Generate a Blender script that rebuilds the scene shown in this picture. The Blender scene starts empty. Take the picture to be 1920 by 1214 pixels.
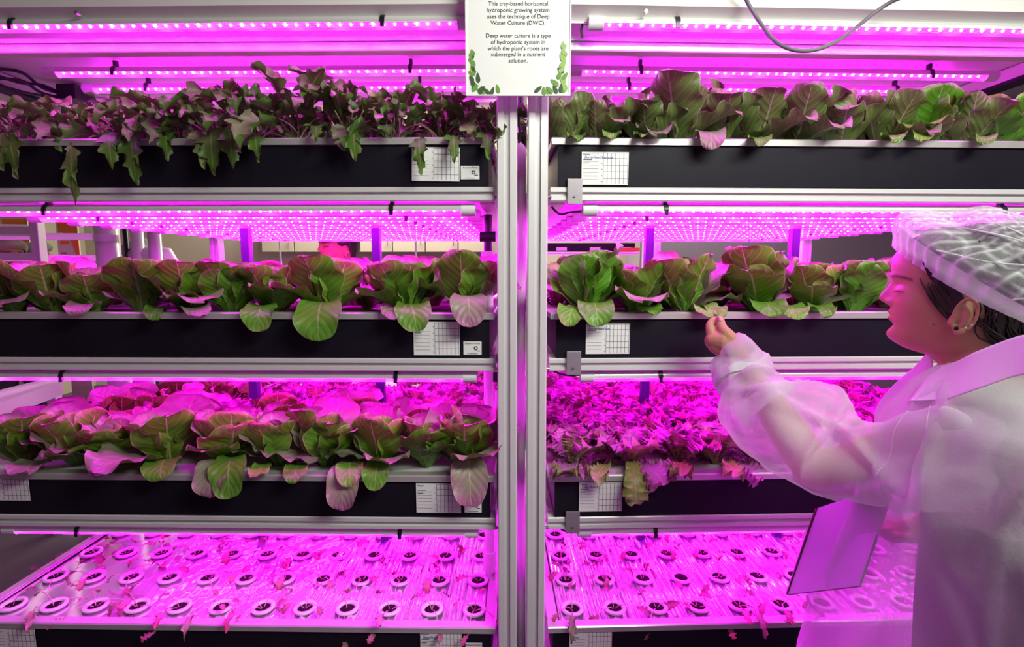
import bpy, bmesh, math, random
from mathutils import Vector, Matrix, Euler, noise
PI = math.pi
R = math.radians
rnd = random.Random(7)
COL = bpy.context.scene.collection

# ------------------------------------------------------------------ camera
FPX = 950.0; PITCH = R(6.43); CZ = 1.42
scn = bpy.context.scene
cam_d = bpy.data.cameras.new('camera'); cam = bpy.data.objects.new('camera', cam_d); COL.objects.link(cam)
cam.location = (0, 0, CZ); cam.rotation_euler = (PI/2 - PITCH, 0, 0)
cam_d.sensor_width = 36; cam_d.lens = 36*FPX/1920; cam_d.clip_start = 0.02
scn.camera = cam
# ------------------------------------------------------------------ world, lights, exposure
scn.view_settings.view_transform = 'Standard'; scn.view_settings.look = 'None'
scn.view_settings.gamma = 1.0; scn.view_settings.use_curve_mapping = False
scn.view_settings.exposure = 0.0
w = bpy.data.worlds.new('world'); scn.world = w; w.use_nodes = True
w.node_tree.nodes['Background'].inputs[0].default_value = (0.9, 0.92, 1.0, 1)
w.node_tree.nodes['Background'].inputs[1].default_value = 0.015
try:
    scn.cycles.use_denoising = True
    scn.cycles.max_bounces = 7; scn.cycles.diffuse_bounces = 3; scn.cycles.glossy_bounces = 3
    scn.cycles.transparent_max_bounces = 12; scn.cycles.transmission_bounces = 4
    scn.cycles.sample_clamp_indirect = 3.0
    scn.cycles.use_light_tree = True
    scn.cycles.caustics_reflective = False; scn.cycles.caustics_refractive = False
except Exception:
    pass
TUBE_STRENGTH = 115.0
def area(name, loc, rot, sx, sy, power, col):
    l = bpy.data.lights.new(name, 'AREA'); l.shape = 'RECTANGLE'; l.size = sx; l.size_y = sy
    l.energy = power; l.color = col
    o = bpy.data.objects.new(name, l); COL.objects.link(o); o.location = loc; o.rotation_euler = rot
    return o
# the room's ceiling lamps: one over the aisle in front of the racks, two over the room behind them
lamp_ = area('aisle_spot_lamp', (0.70, 0.05, 2.34), (R(70), 0, R(22)), 0.7, 0.4, 8.5, (0.94, 1.0, 0.86)); lamp_.data.spread = R(115)
area('aisle_ceiling_lamp', (1.75, -0.25, 2.7), (0, 0, 0), 0.9, 0.4, 50, (0.94, 1.0, 0.88))
area('rear_ceiling_lamp', (-1.2, 5.25, 2.93), (0, 0, 0), 2.4, 0.3, 170, (1.0, 0.93, 0.78))
area('rear_ceiling_lamp', (1.8, 5.0, 2.93), (0, 0, 0), 1.2, 0.5, 34, (1.0, 0.90, 0.85))

# ------------------------------------------------------------------ helpers
def P(px, py, zc):
    """world point seen at photo pixel px,py at camera depth zc"""
    a = (px-960)/FPX*zc; b = (607-py)/FPX*zc
    return Vector((a, math.cos(PITCH)*zc + math.sin(PITCH)*b, CZ - math.sin(PITCH)*zc + math.cos(PITCH)*b))
def ray(px, py):
    return P(px, py, 1.0) - Vector((0, 0, CZ))
def zat(py, d):
    return CZ + d*math.tan(math.atan((607-py)/FPX) - PITCH)
def rot_about(v, ang):
    return Vector((v.x*math.cos(ang)-v.y*math.sin(ang), v.x*math.sin(ang)+v.y*math.cos(ang), v.z))

def tag(o, label=None, cat=None, group=None, kind=None):
    if label: o['label'] = label
    if cat: o['category'] = cat
    if group: o['group'] = group
    if kind: o['kind'] = kind
    return o
def empty(name, loc=(0, 0, 0), rz=0.0, label=None, cat=None, group=None, parent=None):
    o = bpy.data.objects.new(name, None); COL.objects.link(o); o.location = loc; o.rotation_euler = (0, 0, rz)
    o.empty_display_size = .02
    if parent: o.parent = parent
    return tag(o, label, cat, group)
def link(name, me, parent=None, loc=(0, 0, 0), rot=(0, 0, 0), sc=(1, 1, 1)):
    o = bpy.data.objects.new(name, me); COL.objects.link(o)
    o.location = loc; o.rotation_euler = rot; o.scale = sc
    if parent: o.parent = parent
    return o
def copy_tree(o, parent=None):
    c = o.copy(); COL.objects.link(c); c.parent = parent
    for ch in list(o.children): copy_tree(ch, c)
    return c

class MB:
    def __init__(s): s.v = []; s.f = []; s.uv = None
    def box(s, a, b):
        i = len(s.v)
        x0, y0, z0 = a; x1, y1, z1 = b
        s.v += [(x0,y0,z0),(x1,y0,z0),(x1,y1,z0),(x0,y1,z0),(x0,y0,z1),(x1,y0,z1),(x1,y1,z1),(x0,y1,z1)]
        s.f += [(i,i+3,i+2,i+1),(i+4,i+5,i+6,i+7),(i,i+1,i+5,i+4),(i+1,i+2,i+6,i+5),(i+2,i+3,i+7,i+6),(i+3,i,i+4,i+7)]
        return s
    def loop_loft(s, rings, closed=True, cap=True):
        i = len(s.v); n = len(rings[0])
        for r_ in rings: s.v += [tuple(p) for p in r_]
        for k in range(len(rings)-1):
            for j in range(n if closed else n-1):
                a = i+k*n+j; b = i+k*n+(j+1) % n
                s.f.append((a, b, b+n, a+n))
        if cap and closed:
            s.f.append(tuple(i+j for j in range(n))[::-1])
            s.f.append(tuple(i+(len(rings)-1)*n+j for j in range(n)))
        return s
    def tube(s, pts, rad, n=10, cap=True):
        pts = [Vector(p) for p in pts]; rings = []
        up = None
        for k, p in enumerate(pts):
            t = (pts[min(k+1, len(pts)-1)] - pts[max(k-1, 0)]).normalized()
            if up is None:
                up = Vector((0, 0, 1)) if abs(t.z) < .9 else Vector((1, 0, 0))
            a = t.cross(up).normalized(); b = a.cross(t).normalized(); up = b
            r_ = rad[k] if isinstance(rad, (list, tuple)) else rad
            rings.append([p + a*math.cos(2*PI*j/n)*r_ + b*math.sin(2*PI*j/n)*r_ for j in range(n)])
        return s.loop_loft(rings, cap=cap)
    def prism(s, prof, axis, a, b):
        """extrude 2-D profile along axis x/y/z from a to b"""
        def m(p, q):
            if axis == 'x': return (q, p[0], p[1])
            if axis == 'y': return (p[0], q, p[1])
            return (p[0], p[1], q)
        return s.loop_loft([[m(p, a) for p in prof], [m(p, b) for p in prof]])
    def build(s, name, mat, parent=None, smooth=False, loc=(0, 0, 0), rot=(0, 0, 0), bevel=0):
        me = bpy.data.meshes.new(name); me.from_pydata([tuple(p) for p in s.v], [], s.f); me.update()
        bm = bmesh.new(); bm.from_mesh(me); bmesh.ops.recalc_face_normals(bm, faces=bm.faces)
        if bevel: bmesh.ops.bevel(bm, geom=bm.edges[:], offset=bevel, segments=2, affect='EDGES', profile=.6)
        bm.to_mesh(me); bm.free()
        for m in (mat if isinstance(mat, (list, tuple)) else [mat]): me.materials.append(m)
        if smooth: me.polygons.foreach_set('use_smooth', [True]*len(me.polygons))
        return link(name, me, parent, loc, rot)
def smooth_angle(o, ang=40):
    me = o.data; me.polygons.foreach_set('use_smooth', [True]*len(me.polygons))
    try: me.set_sharp_from_angle(angle=R(ang))
    except Exception: pass
    return o
def evaluated(o):
    dg = bpy.context.evaluated_depsgraph_get(); dg.update()
    me = bpy.data.meshes.new_from_object(o.evaluated_get(dg))
    old = o.data; o.modifiers.clear(); 
    if o.type == 'MESH': o.data = me
    return me
def text_mesh(s, size, mat, parent, name='lettering', loc=(0, 0, 0), rot=(PI/2, 0, 0), align='CENTER', shear=0, spacing=1.0, ext=0.0002):
    c = bpy.data.curves.new(name, 'FONT'); c.body = s; c.size = size; c.align_x = align; c.extrude = ext
    c.resolution_u = 3; c.shear = shear; c.space_character = spacing
    t = bpy.data.objects.new(name, c); COL.objects.link(t)
    dg = bpy.context.evaluated_depsgraph_get(); dg.update()
    me = bpy.data.meshes.new_from_object(t.evaluated_get(dg))
    bpy.data.objects.remove(t)
    me.materials.clear(); me.materials.append(mat)
    return link(name, me, parent, loc, rot)

# ------------------------------------------------------------------ materials
def mat(name, col=(.8, .8, .8), rough=.5, metal=0.0, spec=.5, emit=None, es=0, **kw):
    m = bpy.data.materials.new(name); m.use_nodes = True
    b = m.node_tree.nodes['Principled BSDF']
    b.inputs['Base Color'].default_value = (*col, 1); b.inputs['Roughness'].default_value = rough
    b.inputs['Metallic'].default_value = metal
    b.inputs['Specular IOR Level'].default_value = spec
    if emit:
        b.inputs['Emission Color'].default_value = (*emit, 1); b.inputs['Emission Strength'].default_value = es
    for k, v in kw.items():
        b.inputs[k.replace('_', ' ')].default_value = v
    return m
class NT:
    def __init__(s, m): s.t = m.node_tree; s.n = s.t.nodes; s.l = s.t.links; s.b = s.n.get('Principled BSDF')
    def new(s, ty, **kw):
        x = s.n.new(ty)
        for k, v in kw.items(): setattr(x, k, v)
        return x
    def math(s, op, a, b=None, c=None):
        x = s.n.new('ShaderNodeMath'); x.operation = op
        for i, q in enumerate((a, b, c)):
            if q is None: continue
            if isinstance(q, (int, float)): x.inputs[i].default_value = q
            else: s.l.new(q, x.inputs[i])
        return x.outputs[0]
    def mix(s, f, a, b):
        x = s.n.new('ShaderNodeMix'); x.data_type = 'RGBA'
        for sock, q in ((x.inputs[0], f), (x.inputs[6], a), (x.inputs[7], b)):
            if isinstance(q, (int, float)): sock.default_value = q
            elif isinstance(q, tuple): sock.default_value = (*q, 1)
            else: s.l.new(q, sock)
        return x.outputs[2]
    def noise(s, scale, detail=3, vec=None, rough=.55):
        x = s.n.new('ShaderNodeTexNoise'); x.inputs['Scale'].default_value = scale; x.inputs['Detail'].default_value = detail
        x.inputs['Roughness'].default_value = rough
        if vec is not None: s.l.new(vec, x.inputs['Vector'])
        return x.outputs['Fac']
    def obj(s): return s.n.new('ShaderNodeTexCoord').outputs['Object']
    def bump(s, h, strength=.3, dist=.002):
        x = s.n.new('ShaderNodeBump'); x.inputs['Strength'].default_value = strength; x.inputs['Distance'].default_value = dist
        s.l.new(h, x.inputs['Height']); s.l.new(x.outputs[0], s.b.inputs['Normal']); return x.outputs[0]
def worn(m, c2, scale, amount=.5, bump=0.0, rvar=0.0):
    k = NT(m); f = k.noise(scale, 4, k.obj())
    base = tuple(k.b.inputs['Base Color'].default_value)[:3]
    f2 = k.math('MULTIPLY', f, amount)
    k.l.new(k.mix(f2, base, c2), k.b.inputs['Base Color'])
    if rvar:
        r0 = k.b.inputs['Roughness'].default_value
        k.l.new(k.math('MULTIPLY_ADD', f, rvar, r0-rvar/2), k.b.inputs['Roughness'])
    if bump: k.bump(f, bump, .002)
    return m

M = {}
M['alu'] = worn(mat('satin_aluminium', (.90, .90, .88), .36, .25), (.75, .75, .75), 30, .3, 0, .1)
M['alu_groove'] = mat('aluminium_groove', (.42, .42, .42), .5, .6)
M['plate'] = worn(mat('brushed_plate', (.46, .42, .45), .42, .6), (.35, .33, .36), 120, .6, .05)
M['black'] = worn(mat('black_panel', (.007, .005, .011), .5, 0, .16), (.02, .018, .03), 8, .6)
M['rim'] = worn(mat('tray_rim_metal', (.72, .70, .68), .32, .5), (.5, .48, .48), 20, .5)
M['white'] = worn(mat('white_sheet', (.84, .82, .79), .4, 0, .4), (.7, .68, .65), 3, .4)
M['housing'] = mat('tube_housing', (.86, .86, .84), .28, .35)
M['cap'] = mat('tube_cap_plastic', (.85, .84, .86), .4, 0, .5)
M['clip'] = mat('black_clip_plastic', (.008, .008, .012), .35)
M['cable'] = mat('cable_rubber', (.16, .16, .17), .55)
M['darkcable'] = mat('dark_cable_rubber', (.01, .01, .015), .45)
M['pvc'] = worn(mat('white_pvc', (.82, .80, .80), .3, 0, .5), (.7, .68, .68), 12, .3)
M['film'] = worn(mat('reflective_film', (.95, .93, .95), .10, .80), (.85, .82, .86), 14, .3, .0, .06)
M['float'] = mat('tray_float_board', (.82, .80, .82), .4)
M['pot'] = mat('net_pot_plastic', (.86, .84, .85), .35)
M['sponge'] = worn(mat('shaded_pot_sponge', (.008, .006, .006), .95, 0, .1), (.02, .015, .012), 200, .8)  # near-black stands in for the shade inside the pot's hollow
M['paper'] = mat('paper', (.92, .92, .91), .55, 0, .3)
M['ink'] = mat('black_ink', (.02, .02, .025), .6)
M['inkblue'] = mat('blue_ink', (.03, .05, .35), .6)
M['printgreen'] = mat('printed_leaf_green', (.16, .34, .06), .6)
M['printdark'] = mat('printed_dark_green', (.05, .10, .03), .6)
M['printlight'] = mat('printed_light_green', (.34, .52, .14), .6)
M['steel'] = mat('bolt_steel', (.5, .5, .5), .3, .9)
M['wall'] = worn(mat('cream_wall_paint', (.60, .54, .42), .75), (.55, .50, .40), 2, .4)
M['walldim'] = worn(mat('dimmed_wall_paint', (.34, .30, .33), .8), (.3, .27, .3), 2, .4)  # right-hand walls: grey stands in for low magenta light on cream paint
M['floor'] = worn(mat('grey_vinyl_floor', (.10, .09, .10), .5), (.06, .06, .07), 5, .6)
M['ceil'] = mat('ceiling_paint', (.7, .7, .68), .8)
M['cabinet'] = mat('cream_cabinet_door', (.46, .41, .31), .5)
M['orange'] = mat('banner_orange', (.75, .16, .02), .5)
M['banner'] = mat('banner_cloth', (.62, .56, .44), .7)
M['logo'] = mat('banner_print_dark', (.03, .03, .03), .6)
# LED tube: clear pink-glowing lens, chips
def lens_mat():
    m = bpy.data.materials.new('glowing_tube_lens'); m.use_nodes = True; k = NT(m); k.n.clear()
    out = k.new('ShaderNodeOutputMaterial'); em = k.new('ShaderNodeEmission'); tr = k.new('ShaderNodeBsdfTransparent')
    gl = k.new('ShaderNodeBsdfGlossy'); mx = k.new('ShaderNodeMixShader'); mx2 = k.new('ShaderNodeMixShader')
    # red and blue diodes alternate along the tube, so its glow shifts between the two
    tc = k.obj(); sep = k.new('ShaderNodeSeparateXYZ'); k.l.new(tc, sep.inputs[0])
    ph = k.math('MULTIPLY', sep.outputs[0], 2*PI/.098)
    f = k.math('MULTIPLY_ADD', k.math('SINE', ph), .5, .5); f = k.math('POWER', f, 3.0)
    k.l.new(k.mix(f, (1.0, .0014, .86), (.50, .004, 1.0)), em.inputs[0]); em.inputs[1].default_value = TUBE_STRENGTH
    tr.inputs[0].default_value = (1, .75, .95, 1); gl.inputs['Roughness'].default_value = .1; gl.inputs[0].default_value = (1, 1, 1, 1)
    mx.inputs[0].default_value = .72; k.l.new(em.outputs[0], mx.inputs[1]); k.l.new(tr.outputs[0], mx.inputs[2])
    mx2.inputs[0].default_value = .05; k.l.new(mx.outputs[0], mx2.inputs[1]); k.l.new(gl.outputs[0], mx2.inputs[2])
    k.l.new(mx2.outputs[0], out.inputs[0])
    return m
M['lens'] = lens_mat()
def chip_mat(name, c, s):
    m = mat(name, (.2, .2, .2), .5, emit=c, es=s)
    try: m.cycles.emission_sampling = 'NONE'
    except Exception: pass
    return m
M['upright'] = mat('shaded_upright', (.035, .022, .10), .45, .2)  # dark violet puts the shade on the uprights into their colour
M['chipr'] = chip_mat('red_diode', (1, .34, .80), 28)
M['chipb'] = chip_mat('blue_diode', (.75, .55, 1), 54)
M['strip'] = mat('diode_strip_board', (.85, .8, .85), .4)

# leaf materials: uv.x across, uv.y along the leaf; the upper side and the underside differ
def leaf_mat(name, up_mid, up_edge, un_mid, un_edge, rib, edge_from=.35, veins=True, rough=.38, trans=.12):
    m = mat(name, up_mid, rough, 0, .45); k = NT(m)
    uv = k.new('ShaderNodeUVMap'); sep = k.new('ShaderNodeSeparateXYZ'); k.l.new(uv.outputs[0], sep.inputs[0])
    u, v = sep.outputs[0], sep.outputs[1]
    au = k.math('ABSOLUTE', k.math('MULTIPLY_ADD', u, 2.0, -1.0))
    info = k.new('ShaderNodeObjectInfo'); rn = info.outputs['Random']
    geo = k.new('ShaderNodeNewGeometry')
    ns = k.noise(28, 4, k.obj())
    # redness grows to the tip and the margins, patchily
    e = k.math('MAXIMUM', k.math('POWER', au, 4.0), k.math('POWER', v, 2.0))
    e = k.math('ADD', e, k.math('MULTIPLY_ADD', ns, .8, -.40))
    e = k.math('ADD', e, k.math('MULTIPLY_ADD', rn, .4, -.20))
    mr = k.new('ShaderNodeMapRange'); mr.interpolation_type = 'SMOOTHSTEP'; k.l.new(e, mr.inputs[0]); mr.inputs[1].default_value = edge_from; mr.inputs[2].default_value = edge_from+.75
    up = k.mix(mr.outputs[0], up_mid, up_edge); un = k.mix(k.math('POWER', mr.outputs[0], 2.2), un_mid, un_edge)
    c = k.mix(geo.outputs['Backfacing'], up, un)
    # veins
    if veins:
        ph = k.math('MULTIPLY', k.math('SUBTRACT', v, k.math('MULTIPLY', au, .28)), 9.0)
        fr = k.math('ABSOLUTE', k.math('SUBTRACT', k.math('FRACT', k.math('ADD', ph, k.math('MULTIPLY', ns, .5))), .5))
        vein = k.math('LESS_THAN', fr, .035)
        vein = k.math('MULTIPLY', vein, .42)
        ribw = k.math('MULTIPLY_ADD', v, -.05, .065)
        ribm = k.math('LESS_THAN', au, ribw)
        mk = k.math('MAXIMUM', vein, k.math('MULTIPLY', ribm, .85))
        edge = k.math('MULTIPLY', k.math('GREATER_THAN', au, .965), .5)
        mk = k.math('MAXIMUM', mk, edge)
        c = k.mix(mk, c, rib)
        hgt = k.math('ADD', k.math('MULTIPLY', fr, 1.0), k.math('MULTIPLY', k.noise(70, 3, k.obj()), .7))
        k.bump(hgt, .42, .004)
    else:
        ribm = k.math('MULTIPLY', k.math('LESS_THAN', au, .05), .5)
        c = k.mix(ribm, c, rib)
        k.bump(k.noise(120, 3, k.obj()), .4, .003)
    hs = k.new('ShaderNodeHueSaturation'); k.l.new(c, hs.inputs['Color'])
    k.l.new(k.math('MULTIPLY_ADD', rn, .5, .75), hs.inputs['Value']); 
    k.l.new(hs.outputs[0], k.b.inputs['Base Color'])
    if trans:
        out = k.n['Material Output']; tl = k.new('ShaderNodeBsdfTranslucent'); mx = k.new('ShaderNodeMixShader'); mx.inputs[0].default_value = trans
        k.l.new(hs.outputs[0], tl.inputs[0]); k.l.new(k.b.outputs[0], mx.inputs[1]); k.l.new(tl.outputs[0], mx.inputs[2]); k.l.new(mx.outputs[0], out.inputs[0])
    return m
# pale red butterhead
M['lettuce'] = leaf_mat('red_butterhead_leaf', (.30, .29, .20), (.42, .10, .30), (.11, .30, .012), (.26, .08, .08), (.55, .42, .28), .5)
M['lettucegreen'] = leaf_mat('green_butterhead_leaf', (.14, .36, .03), (.30, .20, .10), (.09, .29, .012), (.13, .16, .02), (.42, .50, .20), .7)
M['lettucedark'] = leaf_mat('dusky_cos_leaf', (.26, .20, .18), (.34, .12, .22), (.11, .17, .035), (.17, .09, .08), (.42, .32, .28), .5)
M['frilly'] = leaf_mat('frilly_red_leaf', (.46, .20, .42), (.55, .11, .44), (.26, .29, .08), (.42, .10, .22), (.6, .4, .5), .2, False, .4, .2)
M['mizunahang'] = leaf_mat('drooping_mustard_leaf', (.09, .19, .025), (.20, .10, .05), (.075, .17, .022), (.12, .07, .04), (.38, .36, .18), .8, False, .42)
M['frillygreen'] = leaf_mat('green_frilly_leaf', (.30, .36, .08), (.48, .24, .28), (.20, .30, .05), (.32, .16, .12), (.6, .5, .4), .6, False, .4, .2)
M['mizuna'] = leaf_mat('serrated_mustard_leaf', (.22, .24, .12), (.42, .11, .30), (.075, .17, .022), (.12, .07, .04), (.40, .34, .22), .75, False, .42)  # upper side tinted pink to imitate the grow-light glow on it
M['stalk'] = mat('pink_leaf_stalk', (.62, .32, .36), .4)
M['seedleaf'] = leaf_mat('seedling_leaf', (.36, .14, .18), (.34, .06, .08), (.20, .18, .05), (.35, .06, .05), (.5, .3, .3), .3, False, .45, .2)

# ------------------------------------------------------------------ leaf shapes
def leaf_along(name, pts, wfun, side, material, cup=.25, ruf=.05, freq=3.0, nu=8, nv=16, seed=0, tooth=0.0, twist=0.0, pucker=.03):
    """a leaf whose midrib follows pts; side is the across direction; wfun(s) the half width"""
    rr = random.Random(seed); p1 = rr.random()*6.28; p2 = rr.random()*6.28
    SS = [1-(1-i/nv)**(1.0 if tooth else 1.5) for i in range(nv+1)]
    pts = [Vector(p) for p in pts]; side = Vector(side).normalized()
    # resample
    n = len(pts); V = []; F = []; UV = []
    acc = [0.0]
    for k in range(1, n): acc.append(acc[-1] + (pts[k]-pts[k-1]).length)
    tot = acc[-1]
    def at(s):
        d = s*tot
        for k in range(1, n):
            if acc[k] >= d or k == n-1:
                q = (d-acc[k-1])/max(acc[k]-acc[k-1], 1e-9); return pts[k-1].lerp(pts[k], q)
    C = [at(q) for q in SS]
    for i in range(nv+1):
        s = SS[i]
        T = (C[min(i+1, nv)] - C[max(i-1, 0)]).normalized()
        sd = side.copy()
        sd = (sd - T*sd.dot(T)).normalized()
        N = sd.cross(T).normalized()
        if twist:
            q = Matrix.Rotation(twist*s, 3, T); sd = q @ sd; N = q @ N
        w_ = wfun(s)
        for j in range(nu+1):
            u = -1 + 2*j/nu; au = abs(u)
            ww = w_
            if tooth and au > .4:
                k = s*tooth + (0.5 if u < 0 else 0)
                fr = k - math.floor(k)
                k2 = s*tooth*2.7+seed; f2 = k2-math.floor(k2)
                sh = fr**1.3
                ww = w_*(1.15 - (.80*(1-sh)+.22*(1-f2))*((au-.4)/.6)*(.55+.45*s))
            nn = cup*w_*u*u
            nn += ruf*(au**2.5)*math.sin(2*PI*freq*s + (p1 if u > 0 else p2))*(.3+.7*s)
            if freq > 5: nn += .5*ruf*(au**2.5)*math.sin(2*PI*freq*2.3*s + p2)
            nn += pucker*w_*noise.noise(Vector((s*7+seed*3.1, u*3, seed)))*2
            lift = 0
            if freq > 5: lift = .55*ruf*(au**2.5)*math.cos(2*PI*freq*s + (p1 if u > 0 else p2)+1)
            V.append(C[i] + sd*(ww*u*(1-.12*cup*u*u)) + N*nn + T*lift)
            UV.append(((u+1)/2, s))
    for i in range(nv):
        for j in range(nu):
            a = i*(nu+1)+j; F.append((a, a+1, a+nu+2, a+nu+1))
    me = bpy.data.meshes.new(name); me.from_pydata([tuple(p) for p in V], [], F); me.materials.append(material)
    ul = me.uv_layers.new(name='UVMap')
    for l in me.loops: ul.data[l.index].uv = UV[l.vertex_index]
    me.polygons.foreach_set('use_smooth', [True]*len(me.polygons)); me.update()
    return me
def arc(L, a0, a1, n=12, p=1.0):
    y = z = 0; pts = [(0, 0, 0)]
    for i in range(n):
        s = (i+.5)/n; a = R(a0 + (a1-a0)*s**p); y += math.cos(a)*L/n; z += math.sin(a)*L/n
        pts.append((0, y, z))
    return pts
def w_round(W, base=.2, mid=.58):
    def f(s):
        if s < mid:
            t = s/mid; t = t*t*(3-2*t); return W*(base+(1-base)*t)
        t = (s-mid)/(1-mid); return W*math.sqrt(max(0, 1-t*t))**.9 + .0004
    return f
def w_fan(W):
    def f(s):
        t = s; base = .16 + .84*(t*t*(3-2*t))
        return W*base*(1 if s < .85 else math.sqrt(max(.08, 1-((s-.85)/.15)**2*.9)))
    return f
def w_blade(W, start=.38):
    def f(s):
        if s < start: return .0016
        t = (s-start)/(1-start); return .0016 + W*(math.sin(PI*min(1, t)**.75)**.8)*(1-.25*t)
    return f
SIDE = (1, 0, 0)   # gives an upper face that looks up / towards the plant's heart
def make_set(kind, material):
    S = {}
    if kind == 'butter':
        S['up'] = [leaf_along('leaf', arc(.118, 72+4*i, 96+4*i), w_round(.050+.003*i, .3), SIDE, material, .36, .006, 2+i*.5, seed=10+i) for i in range(3)]
        S['open'] = [leaf_along('leaf', arc(.128, 68, 66-9*i), w_round(.055+.003*i, .25), SIDE, material, .20, .009, 2.5+i*.4, seed=20+i) for i in range(3)]
        S['spread'] = [leaf_along('leaf', arc(.125, 52, 10-14*i, p=1.2), w_round(.050+.004*i, .25), SIDE, material, .22, .009, 3+i*.4, seed=30+i) for i in range(3)]
    elif kind == 'cos':
        S['up'] = [leaf_along('leaf', arc(.135, 68+4*i, 88+8*i), w_round(.040+.004*i, .35), SIDE, material, .5, .010, 2.5+i*.5, seed=40+i) for i in range(3)]
        S['open'] = [leaf_along('leaf', arc(.135, 60, 50-8*i), w_round(.044+.003*i, .3), SIDE, material, .42, .012, 3+i*.4, seed=50+i) for i in range(3)]
        S['spread'] = [leaf_along('leaf', arc(.125, 40, 5-12*i, p=1.2), w_round(.040+.004*i, .3), SIDE, material, .35, .012, 3+i*.4, seed=60+i) for i in range(3)]
    elif kind == 'frilly':
        S['up'] = [leaf_along('leaf', arc(.10, 66+5*i, 72-9*i), w_fan(.036+.004*i), SIDE, material, .3, .012, 9+i, 14, 44, seed=70+i) for i in range(3)]
        S['open'] = [leaf_along('leaf', arc(.105, 55, 26-8*i), w_fan(.040+.004*i), SIDE, material, .2, .013, 10+i, 14, 44, seed=80+i) for i in range(3)]
        S['spread'] = [leaf_along('leaf', arc(.10, 38, -18-12*i, p=1.2), w_fan(.040), SIDE, material, .1, .013, 11+i, 14, 44, seed=90+i) for i in range(3)]
    elif kind == 'mizuna':
        S['up'] = [leaf_along('leaf', arc(.17+.01*i, 76, 10-20*i, p=2.2), w_blade(.030+.003*i, .5), SIDE, material, .45, .010, 4, 8, 48, seed=100+i, tooth=7.0, twist=.6*(i-1)) for i in range(3)]
        S['open'] = [leaf_along('leaf', arc(.17, 62, -50-14*i, p=1.7), w_blade(.032+.003*i, .48), SIDE, material, .45, .010, 4, 8, 48, seed=110+i, tooth=8.0, twist=.7*(i-1)) for i in range(3)]
        S['spread'] = [leaf_along('leaf', arc(.155, 46, -70-10*i, p=1.4), w_blade(.034+.002*i, .42), SIDE, material, .45, .010, 4, 8, 48, seed=120+i, tooth=7.5, twist=.8*(i-1)) for i in range(3)]
    return S
SETS = {'butter': make_set('butter', M['lettuce']), 'green': make_set('butter', M['lettucegreen']), 'cos': make_set('cos', M['lettucedark']),
        'frilly': make_set('frilly', M['frilly']), 'mizuna': make_set('mizuna', M['mizuna'])}
# a thin pink stalk that goes with each mustard leaf
MIZ_STALK = []
for i in range(3):
    mb = MB(); mb.tube(arc(.10, 70, 40-22*i), [.0022-.0008*k/12 for k in range(13)], 5); o = mb.build('leaf_stalk', M['stalk'], smooth=True); MIZ_STALK.append(o.data); bpy.data.objects.remove(o)

ORD = ['first', 'second', 'third', 'fourth', 'fifth', 'sixth', 'seventh', 'eighth', 'ninth', 'tenth', 'eleventh', 'twelfth', 'thirteenth', 'fourteenth']
def plant(kind, loc, label, group, scale=1.0, n=12, seed=0, upright=.5, name='lettuce', cat='lettuce'):
    rr = random.Random(seed); S = SETS[kind]
    t = empty(name, loc, rr.random()*6.28, label, cat, group)
    t['az'] = t.rotation_euler.z
    for i in range(n):
        q = i/max(1, n-1)             # 0 outer .. 1 heart
        cls = 'spread' if q < .30-.2*upright else ('open' if q < .72-.25*upright else 'up')
        me = rr.choice(S[cls]); az = i*2.39996 + rr.uniform(-.25, .25)
        sc = scale*(1.0-.38*max(0, q-.45)/.55)*rr.uniform(.86, 1.1)
        r0 = .012*(1-q)+.003
        o = link('leaf', me, t, (-math.sin(az)*r0, math.cos(az)*r0, 0), (R(rr.uniform(-9, 9)), R(rr.uniform(-9, 9)), az), (sc, sc, sc))
        if kind == 'mizuna' and i % 2 == 0:
            link('leaf_stalk', rr.choice(MIZ_STALK), t, (rr.uniform(-.01, .01), rr.uniform(-.01, .01), 0), (R(rr.uniform(-10, 10)), 0, az+.3), (1, 1, 1))
    return t
# ================================================================== frames of the two racks
YAW = {'L': R(-0.9), 'R': R(1.9)}
PIV = Vector((0, 1.2, 0))
def FW(side, x, d, z):
    v = rot_about(Vector((x, d-1.2, 0)), YAW[side]); return Vector((PIV.x+v.x, PIV.y+v.y, z))
def xat(px, d, z):
    zc = d*math.cos(PITCH) - (z-CZ)*math.sin(PITCH); return (px-960)/FPX*zc
RIM = [CZ + .2885 - .404*i for i in range(4)]
TRAYW = ['top', 'second', 'third', 'lowest']
RACKW = {'L': 'mustard-topped rack', 'R': "woman's rack"}

# ================================================================== the room
def struct(name, mb, m): o = mb.build(name, m); o['kind'] = 'structure'; return o
struct('floor', MB().box((-5, -3, -.05), (5, 6.2, 0)), M['floor'])
struct('ceiling', MB().box((-5, -3, 3.0), (5, 6.2, 3.05)), M['ceil'])
struct('wall_back', MB().box((-5, 6.0, 0), (1.35, 6.2, 3)), M['wall'])
struct('wall_back', MB().box((1.35, 5.4, 0), (5, 6.2, 3)), M['walldim'])
struct('wall_left', MB().box((-5.2, -3, 0), (-5, 6.2, 3)), M['wall'])
struct('wall_right', MB().box((5, -3, 0), (5.2, 6.2, 3)), M['walldim'])
struct('wall_front', MB().box((-5, -1.6, 0), (5, -1.4, 3)), M['walldim'])
struct('baseboard_back', MB().box((-5, 5.97, 0), (1.35, 6.0, .09)), M['white'])

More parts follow.
